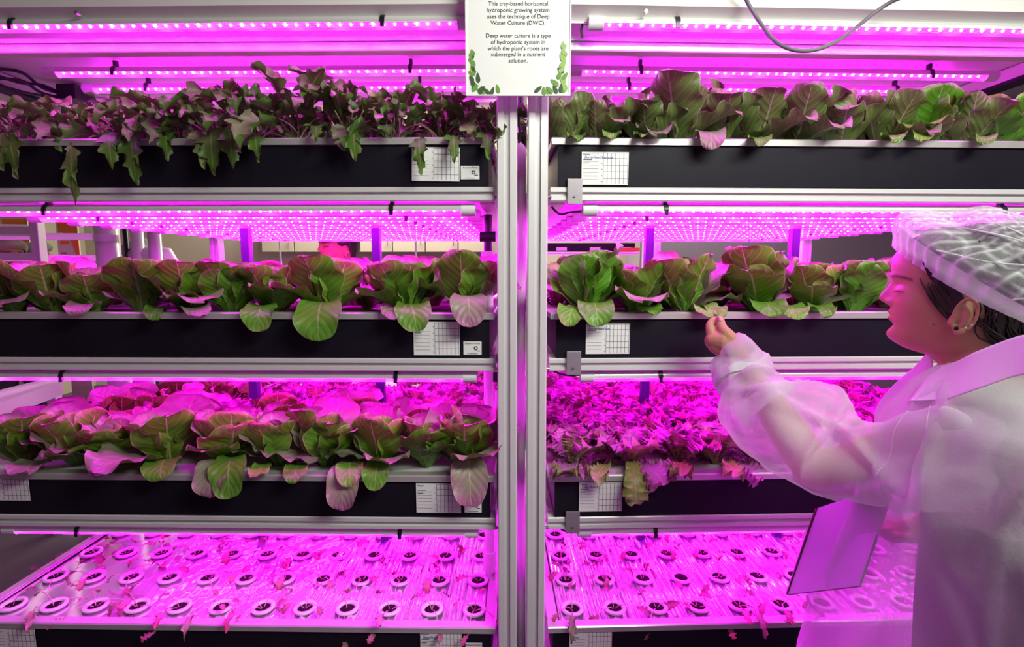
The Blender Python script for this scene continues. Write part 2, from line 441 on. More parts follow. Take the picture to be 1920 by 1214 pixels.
# ================================================================== racks
def slot_prof(w, d, g=.010, gd=.007, cx=0.0, cy=0.0):
    """T-slot extrusion section, grooves on the front (-y) and back"""
    h = w/2; b = d/2; r = .0025; L = h*.30
    pts = [(-h+r, -b), (-L, -b), (-g/2-.003, -b+.003), (-g/2-.003, -b+gd), (g/2+.003, -b+gd), (g/2+.003, -b+.003), (L, -b), (h-r, -b), (h, -b+r),
           (h, b-r), (h-r, b), (g/2, b), (g/2, b-gd), (-g/2, b-gd), (-g/2, b), (-h+r, b), (-h, b-r), (-h, -b+r)]
    return [(p[0]+cx, p[1]+cy) for p in pts]
def rack(side):
    s = -1 if side == 'L' else 1
    xi = -.011 if side == 'L' else .058           # inner post centre
    xo = -1.475 if side == 'L' else 1.50
    t = empty('grow_rack', FW(side, 0, 1.2, 0), YAW[side], ('silver aluminium shelving rack carrying four black trays, standing away from the woman' if side == 'L' else
              'silver aluminium shelving rack with clamp plates, four black trays, beside the woman'), 'rack', 'aluminium grow racks')
    for x in (xi, xo):
        for y in (0.0, 1.30):
            MB().prism(slot_prof(.046, .05, cx=x, cy=y), 'z', 0, 2.02).build('post', M['alu'], t)
            MB().box((x-.03, y-.03, 0), (x+.03, y+.03, .012)).build('foot_plate', M['plate'], t)
    a, b = (-1.452, -.040) if side == 'L' else (.090, 1.477)
    for i in range(4):
        z = RIM[i]-.121
        pr = [(p[1], p[0]) for p in slot_prof(.032, .034)]
        for y in (.017, 1.30):
            m = MB(); m.prism([(p[0]+y, p[1]+z) for p in pr], 'x', a, b); m.build('cross_beam', M['alu'], t)
        for x in ((a+.02), (b-.02)):
            m = MB(); m.box((x-.018, .04, z-.02), (x+.018, 1.28, z+.02)); m.build('end_rail', M['alu'], t, bevel=.002)
        # corner bolt where the beam meets the post
        xb = b+.004 if side == 'L' else a-.004
        MB().tube([(xb-.005, -.002, z-.008), (xb+.005, -.002, z-.008)], .0042, 8).build('bolt', M['steel'], t)
        if side == 'R':
            m = MB(); m.box((.128+.003*i, -.006, z-.024), (.163+.003*i, .0, z+.034)); pl = m.build('clamp_plate', M['plate'], t, bevel=.0012)
            b_ = MB().tube([(.145+.003*i, -.0095, z-.006), (.145+.003*i, -.005, z-.006)], .0032, 10).build('bolt', M['steel'], pl)
    # slim uprights half way back, between the trays
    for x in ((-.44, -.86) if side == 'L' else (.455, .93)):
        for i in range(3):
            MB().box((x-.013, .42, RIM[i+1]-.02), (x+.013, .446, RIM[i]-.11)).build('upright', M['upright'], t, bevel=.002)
    return t
rackL = rack('L'); rackR = rack('R')

# top light canopy of each rack: white sheet, two beams, sloping end rails
def canopy(side):
    t = empty('light_canopy', FW(side, 0, 1.2, 0), YAW[side], 'white sheet canopy with metal cross rails above the top tray, ' + ('mustard greens side' if side == 'L' else 'woman\'s side'), 'canopy', 'light canopies over the racks')
    a, b = (-1.75, -.036) if side == 'L' else (.086, 1.62)
    # the sheet rolls up at its front edge
    yF = -.008; zf = zat(29, 1.2+yF-.03); zp = zat(6, 1.2+yF-.03)
    prof = []
    for k in range(9):
        q = k/8; prof.append((yF + .03*math.sin(q*PI/2) - .03, zp + (zf-zp)*q*1.0))
    top = [(yF-.02, zp+.05)] + prof + [(yF+.006, zf+.006), (yF+.012, zf+.034), (.62, zf+.040)]
    outer = [(p[0], p[1]+.004) if k > 8 else (p[0]+.004, p[1]) for k, p in enumerate(top)]
    o = MB().prism(top + outer[::-1], 'x', a, b).build('sheet', M['white'], t)
    for d, y0, y1, dep in ((1.24, 64, 93, .03), (1.745, 177, 192, .03)):
        z1 = zat(y0, d); z0 = zat(y1, d)
        pr = [(p[1], p[0]) for p in slot_prof(z1-z0, dep)]
        MB().prism([(p[0]+d-1.2+.015, p[1]+(z0+z1)/2) for p in pr], 'x', a if d < 1.5 else a+.25, b).build('cross_beam', M['alu'], t)
    zr = zat(192, 1.745)
    xo = -1.545 if side == 'L' else 1.475
    MB().box((xo-.02, .02, zr-.01), (xo+.02, .60, zr+.035)).build('end_rail', M['alu'], t, bevel=.002)
    MB().box((xo-.026, .02, zr-.012), (xo+.026, .60, zr-.002)).build('end_rail', M['black'], t)
    for px in ((125,) if side == 'L' else (1215,)):
        x = xat(px, 1.15, zf+.01)
        MB().tube([(x, yF-.034, zf+.012), (x, yF-.02, zf+.012)], .004, 8).build('bolt', M['steel'], t)
    return t
canopy('L'); canopy('R')

# ================================================================== LED tubes
TR = .0135; TLEN = 1.17
def make_tube(label):
    t = empty('grow_light', (0, 0, 0), 0, label, 'grow light', 'tube grow lights')
    def halfring(a0, a1, n, r): return [(r*math.cos(a0+(a1-a0)*k/n), r*math.sin(a0+(a1-a0)*k/n)) for k in range(n+1)]
    up = halfring(R(-12), R(192), 10, TR); inn = halfring(R(192), R(-12), 10, TR-.0015)
    o = MB().prism(up+inn, 'x', -TLEN/2, TLEN/2).build('housing', M['housing'], t); smooth_angle(o, 30)
    lo = halfring(R(192), R(348), 8, TR-.0004)
    m = MB(); m.loop_loft([[(-TLEN/2+.002, p[0], p[1]) for p in lo], [(TLEN/2-.002, p[0], p[1]) for p in lo]], closed=False, cap=False)
    m.build('lens', M['lens'], t, smooth=True)
    MB().box((-TLEN/2+.01, -.0075, -.001), (TLEN/2-.01, .0075, .0015)).build('diode_strip', M['strip'], t)
    m = MB(); nf = 0; mi = []
    n = int(TLEN/.0245)
    for k in range(n):
        x = -TLEN/2+.02 + k*.0245; e = .0018
        m.box((x-e, -e, -.0045), (x+e, e, -.0012)); mi += [1 if k % 4 == 3 else 0]*6
    ch = m.build('diodes', [M['chipr'], M['chipb']], t)
    for k, p in enumerate(ch.data.polygons): p.material_index = mi[k]
    ch['kind'] = 'stuff'
    for s in (-1, 1):
        c = MB().tube([(s*(TLEN/2-.006), 0, 0), (s*(TLEN/2+.028), 0, 0)], TR+.0012, 14).build('end_cap', M['cap'], t); smooth_angle(c, 40)
        for q in (-1, 1):
            MB().tube([(s*(TLEN/2+.028), q*.005, 0), (s*(TLEN/2+.038), q*.005, 0)], .0012, 6).build('pin', M['steel'], c)
        m = MB(); rg = []
        for k in range(15):
            a = R(-35 + 250*k/14)
            rg.append([(x_, r_*math.cos(a), r_*math.sin(a)) for x_, r_ in ((-.005, TR+.0004), (.005, TR+.0004), (.005, TR+.003), (-.005, TR+.003))])
        m.loop_loft(rg); m.box((-.004, -.006, TR+.001), (.004, .006, TR+.016)); m.box((-.0045, -TR-.004, -.013), (.0045, -TR-.0005, -.002))
        m.build('clip', M['clip'], t, loc=(s*TLEN*.5 - s*.17, 0, 0))
    return t
proto = None
def tube_at(side, x, d, z, label, roll=0.0):
    global proto
    if proto is None: proto = t = make_tube(label)
    else: t = copy_tree(proto)
    t['label'] = label; t.location = FW(side, x, d, z); t.rotation_euler = (roll, 0, YAW[side])
    t['group'] = 'tube grow lights'
    return t
XT = {'L': -.700, 'R': .782}
rows_top = [(1.19, 42), (1.475, 131), (1.60, 162)]
for side in 'LR':
    for k, (d, py) in enumerate(rows_top):
        z = zat(py, d)
        tube_at(side, XT[side], d, z, f'pink glowing grow light tube under the canopy, {ORD[k]} from the front, {RACKW[side]}', 0)
    for k in range(11):
        d = 1.262+.121*k if k else 1.226
        tube_at(side, XT[side], d, RIM[0]-.155, f'pink glowing grow light tube over second tray, {ORD[k]} from the front, {RACKW[side]}')
    for lv in (2, 3):
        for k in range(6):
            d = 1.262+.2*k if k else 1.226
            tube_at(side, XT[side], d, RIM[lv-1]-.155, f'pink glowing grow light tube over {TRAYW[lv]} tray, {ORD[k]} from the front, {RACKW[side]}')

# ================================================================== trays
TX = {'L': (-1.45, -.042), 'R': (.092, 1.475)}
TD = 1.25
def tray(side, lv):
    a, b = TX[side]; z = RIM[lv]
    t = empty('hydroponic_tray', FW(side, 0, 1.2, z), YAW[side], f'black {TRAYW[lv]} hydroponic tray with pale metal rim, {RACKW[side]}', 'tray', 'black hydroponic trays')
    pa, pb = (a, b-.012) if side == 'L' else (a+.014, b)
    H = .096
    MB().box((pa, .002, -.104), (pb, .012, -.008)).build('front_panel', M['black'], t, bevel=.001)
    MB().box((pa, TD-.01, -.104), (pb, TD, -.008)).build('back_panel', M['black'], t)
    for x in (pa, pb-.01): MB().box((x, .012, -.104), (x+.01, TD-.01, -.008)).build('end_panel', M['black'], t)
    MB().box((pa+.01, .012, -.104), (pb-.01, TD-.01, -.094)).build('bottom', M['white'], t)
    # rim: a lip all round
    prof = [(-.004, -.010), (-.004, .003), (-.001, .006), (.022, .006), (.022, .002), (.004, .002), (.004, -.010)]
    MB().prism(prof, 'x', a, b).build('rim', M['rim'], t)
    MB().prism([(TD-p[0], p[1]) for p in prof], 'x', a, b).build('rim', M['rim'], t)
    for x, s in ((a, 1), (b, -1)):
        MB().prism([(x+s*(p[0]+.004), p[1]) for p in prof], 'y', .022, TD-.022).build('rim', M['rim'], t)
    if lv < 3:
        MB().box((a+.024, .024, -.012), (b-.024, TD-.024, -.004)).build('float_board', M['float'], t)
    else:
        # inner step and the crinkled reflective film
        for (p, q) in (((a+.024, .022), (b-.024, .028)),):
            MB().box((p[0], p[1], -.003), (q[0], q[1], .001)).build('inner_lip', M['rim'], t)
        for x in (a+.024, b-.030):
            MB().box((x, .028, -.003), (x+.006, TD-.03, .001)).build('inner_lip', M['rim'], t)
        nx, ny = 420, 44; V = []; F = []
        x0, x1, y0, y1 = a+.03, b-.03, .03, TD-.03
        for j in range(ny+1):
            y = y0+(y1-y0)*j/ny
            for i in range(nx+1):
                x = x0+(x1-x0)*i/nx
                q = Vector((x*4, y*4, 0))
                if side == 'L':
                    m1 = 1/(1+math.exp(-(x+.60-.30*(y-.2))*90))       # ridges run back
                    m2 = (1-m1)/(1+math.exp(-(x+1.02+.55*(y-.2))*40))  # ridges run askew
                else:
                    m1 = 1/(1+math.exp((x-1.03+.5*(y-.2))*90)); m2 = (1-m1)
                n1 = noise.noise(Vector((x*9, y*.8, 3)))
                h = m1*(.0022*math.sin(2*PI*x/.021 + 1.5*n1) + .0026*math.sin(2*PI*x/.064+2*n1))
                u = x*.80 - y*.60*(1 if side == 'L' else -1)
                h += m2*(.0020*math.sin(2*PI*u/.021 + 2*n1) + .0018*math.sin(2*PI*u/.06+1.0))
                h += .003*noise.noise(q) + .0006*noise.noise(q*4)
                h += .006*math.exp(-((x+.60-.30*(y-.2))/.014)**2) if side == 'L' else .006*math.exp(-((x-1.03+.5*(y-.2))/.014)**2)
                V.append((x, y, -.007+h))
        for j in range(ny):
            for i in range(nx):
                k = j*(nx+1)+i; F.append((k, k+1, k+nx+2, k+nx+1))
        m = MB(); m.v = V; m.f = F; m.build('reflective_film', M['film'], t, smooth=True)
        MB().box((a+.03, .03, -.020), (b-.03, TD-.03, -.016)).build('float_board', M['float'], t)
    return t
trays = {(s, l): tray(s, l) for s in 'LR' for l in range(4)}

# ================================================================== record cards and small printed cards
def card(side, lv, px0, px1, py0, py1, hand, tilt=0.0):
    d = 1.1985; z1, z0 = zat(py0, d), zat(py1, d)
    xa, xb = xat(px0, d, (z0+z1)/2), xat(px1, d, (z0+z1)/2)
    # pixel position is taken on the rack's own front plane
    k = YAW[side]; sx = 1/(math.cos(k)); W = (xb-xa); H = z1-z0
    c = empty('record_card', FW(side, xa*sx, d-.0005, z0), k, None, 'card')
    c.rotation_euler = (0, tilt, k)
    MB().box((0, 0, 0), (W, .0008, H)).build('sheet', M['paper'], c)
    m = MB(); e = .0004
    gx0 = W*.46
    for i in range(7): x = gx0+(W-gx0)*i/6.2; m.box((x-e, -.0002, H*.03), (x+e, 0, H*.97))
    for j in range(5): z = H*(.2+.2*j) if j < 4 else H*.97; m.box((gx0, -.0002, z-e), (W*.985, 0, z+e))
    for j in range(6): z = H*(.16+.11*j); m.box((W*.03, -.0002, z-e*.8), (W*.36, 0, z+e*.8))
    for j in range(5): z = H*(.09+.19*j); m.box((W*.425, -.0002, z-.001), (W*.44, 0, z+.001))
    m.box((W*.03, -.0002, H*.755), (W*.22, 0, H*.775)); m.box((W*.03, -.0002, H*.66), (W*.16, 0, H*.68))
    g = m.build('printed_grid', M['ink'], c); g['kind'] = 'stuff'
    text_mesh('Name', H*.085, M['ink'], c, 'lettering', (W*.03, -.0002, H*.90), align='LEFT')
    if hand: text_mesh(hand, H*.115, M['inkblue'], c, 'handwriting', (W*.05, -.0004, H*.80), align='LEFT', shear=.35)
    tag(c, f'white ruled record card on the front of the {TRAYW[lv]} tray, {RACKW[side]}', 'card', 'record cards on the tray fronts')
    return c
card('L', 0, 771, 861, 275, 339, None, R(1)); card('L', 1, 775, 862, 604, 667, None); card('L', 2, 780, 864, 908, 963, None)
card('L', 3, 788, 866, 1187, 1250, 'Seedlings'); c_ = card('L', 2, -50, 41, 896, 946, None); c_['label'] = 'white ruled record card on third tray at the end far from the posts'
c_ = card('L', 3, -40, 53, 1180, 1236, None); c_['label'] = 'white ruled record card on lowest tray at the end far from the posts'
card('R', 0, 1091, 1180, 284, 346, 'Butterhead Lettuce'); card('R', 1, 1099, 1182, 608, 665, 'Butterhead Let.'); card('R', 2, 1086, 1168, 907, 962, 'Lollo Rossa'); card('R', 3, 1068, 1148, 1187, 1240, None)
def small_card(lv, px0, px1, py0, py1):
    d = 1.1985; z1, z0 = zat(py0, d), zat(py1, d); xa, xb = xat(px0, d, z0), xat(px1, d, z0); W, H = xb-xa, z1-z0
    c = empty('portal_card', FW('L', xa, d-.0005, z0), YAW['L'], f'small white printed card with a ring logo on the {TRAYW[lv]} tray front', 'card', 'small printed cards')
    MB().box((0, 0, 0), (W, .0008, H)).build('sheet', M['paper'], c)
    text_mesh('Resource Portal', H*.17, M['ink'], c, 'lettering', (W*.5, -.0002, H*.80))
    text_mesh('for information', H*.12, M['ink'], c, 'lettering', (W*.5, -.0002, H*.06))
    m = MB(); rg = []
    for k in range(18):
        a = 2*PI*k/18; rg.append([(W*.68+r_*math.cos(a), y_, H*.50+r_*math.sin(a)) for r_, y_ in ((H*.15, 0), (H*.15, -.0002), (H*.08, -.0002), (H*.08, 0))])
    rg.append(rg[0]); m.loop_loft(rg, cap=False); m.build('ring_logo', M['ink'], c)
    MB().box((W*.72, -.0002, H*.27), (W*.92, 0, H*.33)).build('printed_line', M['ink'], c)
for lv, q in enumerate(((864, 899, 311, 336), (869, 903, 641, 666), (871, 903, 936, 962), (873, 904, 1207, 1232))): small_card(lv, *q)

# ================================================================== the sign
def sign():
    d = 1.125; zb = zat(180, d)
    zc = d*math.cos(PITCH) - (zb+.08-CZ)*math.sin(PITCH)
    cx = (971.5-960)/FPX*zc; W = .222; H = .314
    t = empty('information_sign', (cx, d, zb), R(0), 'white information sign on deep water culture hung on the posts', 'sign')
    MB().box((-W/2, 0, 0), (W/2, .003, H)).build('board', M['paper'], t, bevel=.0008)
    m = MB()
    e = .0025
    m.box((-W/2, -.0015, 0), (-W/2+e, 0, H)); m.box((W/2-e, -.0015, 0), (W/2, 0, H)); m.box((-W/2+e, -.0015, 0), (W/2-e, 0, e)); m.box((-W/2+e, -.0015, H-e), (W/2-e, 0, H))
    fr = m.build('clear_sleeve_edge', M['cap'], t); fr['kind'] = 'stuff'
    lines = [('This tray-based horizontal', 7), ('hydroponic growing system', 19), ('uses the technique of Deep', 31), ('Water Culture (DWC).', 43), ('Deep water culture is a type', 67),
             ('of hydroponic system in', 79), ('which the plant\'s roots are', 91), ('submerged in a nutrient', 102), ('solution.', 114)]
    for s, py in lines:
        text_mesh(s, .0118, M['ink'], t, 'lettering', (.0, -.0004, zat(py+3.5, d)-zb), spacing=1.0)
    # sprays of printed leaves in the lower corners
    rr = random.Random(5)
    pk = [0]
    def pleaf(x, z, L, W_, ang, m_):
        vs = []; n = 10
        for k in range(n):
            a = 2*PI*k/n; px = math.cos(a)*L/2; pz = math.sin(a)*W_/2*(1-.35*math.cos(a)); vs.append((px, pz))
        ca, sa = math.cos(ang), math.sin(ang)
        pk[0] += 1; f = [(x+p*ca-q*sa, -.0002-.00004*pk[0], z+p*sa+q*ca) for p, q in vs]; b = [(p[0], 0, p[2]) for p in f]
        mm = MB(); mm.loop_loft([b, f]); mm.build('printed_leaf', m_, t)
    for sgn in (-1, 1):
        hs = .085 if sgn < 0 else .10
        for k in range(17):
            q = k/16; z = .008+hs*q*(1 if k % 2 else .9); x = sgn*(W/2-.014-.030*(1-q)**2*rr.random()+.004*rr.uniform(-1, 1))
            pleaf(x, z, .021*(1-.35*q)*rr.uniform(.8, 1.2), .0105*(1-.3*q), (PI/2+rr.uniform(-1.0, 1.0)), M[rr.choice(['printgreen', 'printdark', 'printlight', 'printgreen'])])
        for k in range(5):
            pleaf(sgn*(W/2-.02-.012*k), .006+.010*rr.random(), .019, .008, PI/2+rr.uniform(-.8, .8)*1.2, M[rr.choice(['printdark', 'printgreen'])])
    MB().box((-.006, .003, .04), (.006, .050, .10)).build('hanger', M['plate'], t)
sign()

# ================================================================== pipes and cables
def thing_mesh(name, mb, m, label, cat, group=None, smooth=True):
    o = mb.build(name, m); tag(o, label, cat, group)
    if smooth: smooth_angle(o, 40)
    return o
m = MB(); m.tube([(.0265, 1.48, 0), (.0265, 1.48, zat(226, 1.48))], .0135, 12); m.tube([(.0265, 1.48, zat(362, 1.48)), (.0265, 1.48, zat(362, 1.48)-.02)], .0150, 12)
thing_mesh('water_pipe', m, M['pvc'], 'slim white water pipe standing in the gap between the two posts', 'pipe')
m = MB(); m.tube([(.0235, 1.34, zat(226, 1.34)), (.0235, 1.34, 2.0)], .0065, 12)
thing_mesh('drain_hose', m, M['darkcable'], 'dark hose running up in the gap above the slim pipe', 'hose')
m = MB(); m.tube([(.0165, 1.25, 2.0), (.0165, 1.25, zat(235, 1.25)), (.0195, 1.25, zat(250, 1.25)), (.0165, 1.25, zat(268, 1.25))], .0032, 8)
thing_mesh('sensor_cable', m, M['cable'], 'short grey cable hanging in the gap behind the sign', 'cable')
# vertical supply pipe at the inner end of each rack
def supply(side, x, d, ztop, label):
    t = empty('supply_pipe', FW(side, x, d, 0), YAW[side], label, 'pipe', 'supply pipes')
    MB().tube([(0, 0, 0), (0, 0, ztop-.05)], .014, 14).build('pipe_run', M['pvc'], t, smooth=True)
    for z in (ztop-.05, .95, .55):
        smooth_angle(MB().tube([(0, 0, z-.03), (0, 0, z+.03)], .019, 14).build('coupling', M['pvc'], t))
    smooth_angle(MB().tube([(0, 0, ztop-.03), (0, 0, ztop+.08)], .012, 12).build('valve_body', M['clip'], t))
    smooth_angle(MB().tube([(-.022, -.008, ztop+.02), (.022, -.008, ztop+.02)], .014, 12).build('valve_knob', M['clip'], t))
    return t
supply('L', -.070, 1.42, zat(458, 1.42), 'white supply pipe with black valve at the post end of the mustard-topped rack')
t_ = supply('L', -.030, 1.33, zat(720, 1.33), 'short white supply pipe behind the third tray end beside the post')
# loop of cable hanging in front of the canopy
pts = []
for k in range(25):
    q = k/24; px = 1398+(1695-1398)*q; py = -25 + 118*(1-((q-.45)/.52)**2 if abs(q-.45) < .52 else 0)
    pts.append(None)
ctrl = [(1390, -30), (1402, 5), (1425, 42), (1452, 76), (1485, 93), (1525, 94), (1565, 80), (1600, 56), (1640, 24), (1672, 3), (1700, -8)]
m = MB(); cp = [P(x, y, 1.07 + .02*math.sin(i)) for i, (x, y) in enumerate(ctrl)]
def catmull(c, n=6):
    out = []
    for i in range(len(c)-1):
        p0 = c[max(0, i-1)]; p1 = c[i]; p2 = c[i+1]; p3 = c[min(len(c)-1, i+2)]
        for k in range(n):
            t = k/n; out.append(.5*((2*p1)+(p2-p0)*t+(2*p0-5*p1+4*p2-p3)*t*t+(3*p1-p0-3*p2+p3)*t**3))
    return out+[c[-1]]
m.tube(catmull(cp), .0042, 10)
thing_mesh('hanging_cable', m, M['cable'], 'grey power cable drooping in a loop in front of the canopy', 'cable')
# black cable bundle on the canopy's end rail, far from the posts
t = empty('cable_bundle', FW('L', -1.5, 1.4, 1.8), 0, 'black cable bundle and junction box on the canopy end rail', 'cable')
for k in range(4):
    c_ = [P(-20, 128+9*k, 1.45), P(40, 140+8*k + (8 if k % 2 else -4), 1.5), P(80, 165+5*k-(10 if k == 1 else 0), 1.56), P(130, 180+3*k, 1.62), P(150, 186+2*k, 1.66)]
    c_ = [p - t.location for p in c_]
    MB().tube(catmull(c_), .0045, 6).build('cable_run', M['darkcable'], t, smooth=True)
bp = P(133, 176, 1.60) - t.location
MB().box(tuple(bp+Vector((-.03, -.02, -.02))), tuple(bp+Vector((.03, .04, .025)))).build('junction_box', M['clip'], t, bevel=.003)
# leads of the lamps beside the woman's rack
for i, (zc, pts_) in enumerate(((1.14, [(1092, 70), (1090, 55), (1095, 42), (1106, 38)]), (1.25, [(1034, 388), (1050, 402), (1070, 398), (1090, 397)]), (1.3, [(1034, 694), (1052, 702), (1075, 705), (1092, 705)]), (1.33, [(1040, 984), (1058, 996), (1080, 997), (1098, 994)]))):
    m = MB(); m.tube(catmull([P(x, y, zc) for x, y in pts_]), .0028, 7)
    thing_mesh('lamp_lead', m, M['darkcable'], ['short black lead to the front canopy tube beside the sign', 'short black lead to the front tube over second tray', 'short black lead to the front tube over third tray', 'short black lead to the front tube over lowest tray'][i], 'cable', 'lamp leads')
# ================================================================== plants
def base_at(side, px, lv, d): 
    z = RIM[lv]; k = YAW[side]
    x = (px-960)/FPX*(d*math.cos(PITCH)-(z-CZ)*math.sin(PITCH))
    return x
def hang_leaf(t, side, px0, d0, px1, py1, W, lv, kind='round', material=None, seed=0, zoff=.055, over=1.17, zc_tip=None):
    """a leaf of plant t that leans out over the rim and hangs with its tip at photo height py1"""
    z0 = RIM[lv]
    X1 = base_at(side, px1, lv, over); zt = zat(py1, over)
    p0 = FW(side, base_at(side, px0, lv, d0), d0, z0); p3 = FW(side, X1, over-.012, zt)
    p1 = p0.lerp(Vector((p3.x, p3.y, z0)), .45) + Vector((0, 0, zoff)); p2 = Vector((p3.x*.85+p0.x*.15, p3.y+.004, z0+zoff*.55))
    pts = []
    for k in range(15):
        q = k/14; pts.append((1-q)**3*p0 + 3*(1-q)**2*q*p1 + 3*(1-q)*q*q*p2 + q**3*p3)
    loc = t.location; az = t.rotation_euler.z
    pts = [rot_about(p-loc, -az) for p in pts]; side_v = rot_about(Vector((-1, 0, 0)) , -az)
    if kind == 'round': me = leaf_along('leaf', pts, w_round(W, .18, .66), side_v, material or M['lettuce'], .16, .007, 3, 10, 18, seed)
    elif kind == 'frill': me = leaf_along('leaf', pts, w_fan(W), side_v, material or M['frillygreen'], .1, .013, 9, 14, 40, seed)
    else: me = leaf_along('leaf', pts, w_blade(W, .45), side_v, material or M['mizunahang'], .12, .006, 3, 6, 44, seed, tooth=6.0, twist=.25*math.sin(seed))
    link('leaf', me, t)
def nearest(front, px): return min(front, key=lambda q: abs(q[0]-px))[1]
KN = {'butter': 'red-tinged butterhead lettuce', 'green': 'green round lettuce', 'cos': 'dusky purple cos lettuce', 'frilly': 'frilly red lettuce', 'mizuna': 'jagged-leaved mustard green'}
def field(side, lv, front, rows, kinds, back_step=.128, d0=1.285, dstep=.13, scales=(1, 1), ups=None):
    fr = []
    s = -1 if side == 'L' else 1
    fs = sorted(front, key=lambda q: s*q[0])
    for k, it in enumerate(fs):
        px, sc, n, kd, up = it
        x = base_at(side, px, lv, d0)
        t = plant(kd, FW(side, x, d0, RIM[lv]-.002), f'{KN[kd]}, {ORD[k]} from the posts, front row, {TRAYW[lv]} tray, {RACKW[side]}',
                  f'{KN[kd]} plants in the {TRAYW[lv]} tray, {RACKW[side]}', sc*({'mizuna': 1.08, 'cos': 1.12, 'frilly': 1.15}.get(kd, 1.2)), n+(2 if kd != 'mizuna' else 8), seed=lv*1000+k*17+(500 if side == 'L' else 0), upright=min(1, up+.3))
        fr.append((px, t))
    a, b = TX[side]
    x_in, x_out = (b-.06, a+.08) if side == 'L' else (a+.07, b-.07)
    for r in range(1, rows):
        d = d0 + dstep*r; n = int(abs(x_out-x_in)/back_step)+1
        for k in range(n):
            x = x_in + (x_out-x_in)*(k+.5*(r % 2)*.6)/n*1.0
            kd = kinds[r] if not callable(kinds) else kinds(r, k)
            t = plant(kd, FW(side, x+rnd.uniform(-.015, .015), d+rnd.uniform(-.012, .012), RIM[lv]-.002),
                      f'{KN[kd]}, {ORD[k]} from the posts, {ORD[r]} row back, {TRAYW[lv]} tray, {"mustard-topped rack" if side == "L" else "woman" + chr(39) + "s rack"}',
                      f'{KN[kd]} plants in the {TRAYW[lv]} tray, {RACKW[side]}', scales[0]*rnd.uniform(.9, 1.08), ((11 if r < 3 else 8 if r < 5 else 5) + (3 if kd == 'frilly' and r < 4 else 0)), seed=lv*1000+r*100+k+(5000 if side == 'L' else 0), upright=.6 if ups is None else ups)
    return fr
if not globals().get('NOPLANTS'):
    # ---- second tray, butterheads
    fr = field('L', 1, [(14, .95, 12, 'butter', .3), (85, .98, 13, 'butter', .7), (165, .88, 12, 'butter', .4), (262, .95, 12, 'butter', .5), (345, 1.0, 12, 'butter', .6), (430, .98, 13, 'butter', .5),
                        (510, .95, 12, 'butter', .3), (615, 1.05, 12, 'butter', .2), (762, .98, 14, 'butter', .4), (872, 1.0, 13, 'butter', .6)], 6, ['butter']*8, scales=(.98, 1))
    for (p0, p1, y1, W, sd, zo) in ((495, 487, 622, .040, 1, .04), (612, 597, 640, .056, 2, .055), (760, 783, 622, .043, 3, .045), (735, 742, 600, .03, 7, .03), (872, 883, 613, .044, 4, .08), (300, 292, 600, .026, 5, .03), (330, 388, 592, .03, 8, .03), (165, 150, 590, .035, 6, .04)):
        hang_leaf(nearest(fr, p0), 'L', p0, 1.285, p1, y1, W, 1, 'round', M['lettucegreen'] if sd in (1, 2, 3, 5) else M['lettuce'], sd, zo)
    fr = field('R', 1, [(1105, 1.12, 17, 'green', .8), (1195, .9, 11, 'butter', .4), (1290, 1.06, 12, 'butter', .8), (1432, 1.10, 15, 'butter', .5), (1535, .88, 12, 'butter', .6), (1618, .95, 13, 'green', .7), (1725, .95, 12, 'butter', .5), (1840, .95, 12, 'butter', .5)],
               6, ['butter', 'butter', 'frilly', 'frilly', 'frilly', 'frilly', 'frilly'], scales=(1.05, 1))
    for (p0, p1, y1, W, sd, zo) in ((1090, 1062, 612, .034, 11, .035), (1110, 1118, 612, .044, 12, .05), (1290, 1357, 596, .026, 13, .035), (1310, 1330, 597, .032, 18, .035), (1432, 1445, 596, .045, 14, .05), (1480, 1492, 600, .036, 15, .035), (1200, 1225, 592, .032, 16, .03), (1535, 1550, 596, .03, 17, .035)):
        hang_leaf(nearest(fr, p0), 'R', p0, 1.285, p1, y1, W, 1, 'round', M['lettucegreen'], sd, zo)
    # ---- third tray
    fr = field('L', 2, [(28, .98, 13, 'butter', .5), (135, 1.0, 14, 'butter', .5), (215, .9, 13, 'butter', .5), (312, 1.12, 15, 'butter', .6), (425, 1.05, 17, 'butter', .4), (520, .92, 13, 'butter', .4), (608, 1.10, 16, 'butter', .7), (715, 1.0, 13, 'butter', .4), (800, .95, 12, 'butter', .7), (872, 1.12, 17, 'butter', .6)],
               8, lambda r, k: 'butter' if (r < 2 or k > 6 or (r == 2 and k % 2)) else 'frilly', scales=(1.05, 1))
    for (p0, p1, y1, W, sd, zo) in ((60, 50, 890, .042, 21, .04), (200, 195, 893, .034, 22, .04), (312, 302, 902, .042, 23, .055), (425, 392, 935, .042, 24, .06), (435, 430, 935, .044, 25, .07), (560, 556, 906, .030, 26, .035), (660, 642, 957, .040, 27, .05), (655, 660, 912, .034, 29, .045), (715, 705, 918, .034, 28, .05), (872, 884, 947, .046, 30, .08), (495, 486, 893, .026, 31, .03)):
        hang_leaf(nearest(fr, p0), 'L', p0, 1.285, p1, y1, W, 2, 'round', M['lettucegreen'] if sd % 3 else M['lettuce'], sd, zo)
    fr = field('R', 2, [(1072, .95, 10, 'frilly', .4), (1185, 1.0, 11, 'frilly', .4), (1280, .9, 10, 'frilly', .4), (1350, .95, 11, 'frilly', .6), (1430, .8, 9, 'frilly', .4), (1530, .9, 10, 'frilly', .4), (1640, .9, 10, 'frilly', .4)],
               8, ['frilly']*9, back_step=.115, scales=(1.15, 1))
    for (p0, p1, y1, W, sd, zo) in ((1072, 1060, 880, .030, 41, .03), (1150, 1110, 898, .028, 42, .03), (1180, 1192, 945, .034, 43, .045), (1280, 1275, 893, .030, 44, .035), (1370, 1375, 898, .028, 45, .035)):
        hang_leaf(nearest(fr, p0), 'R', p0, 1.285, p1, y1, W, 2, 'frill', None, sd, zo)
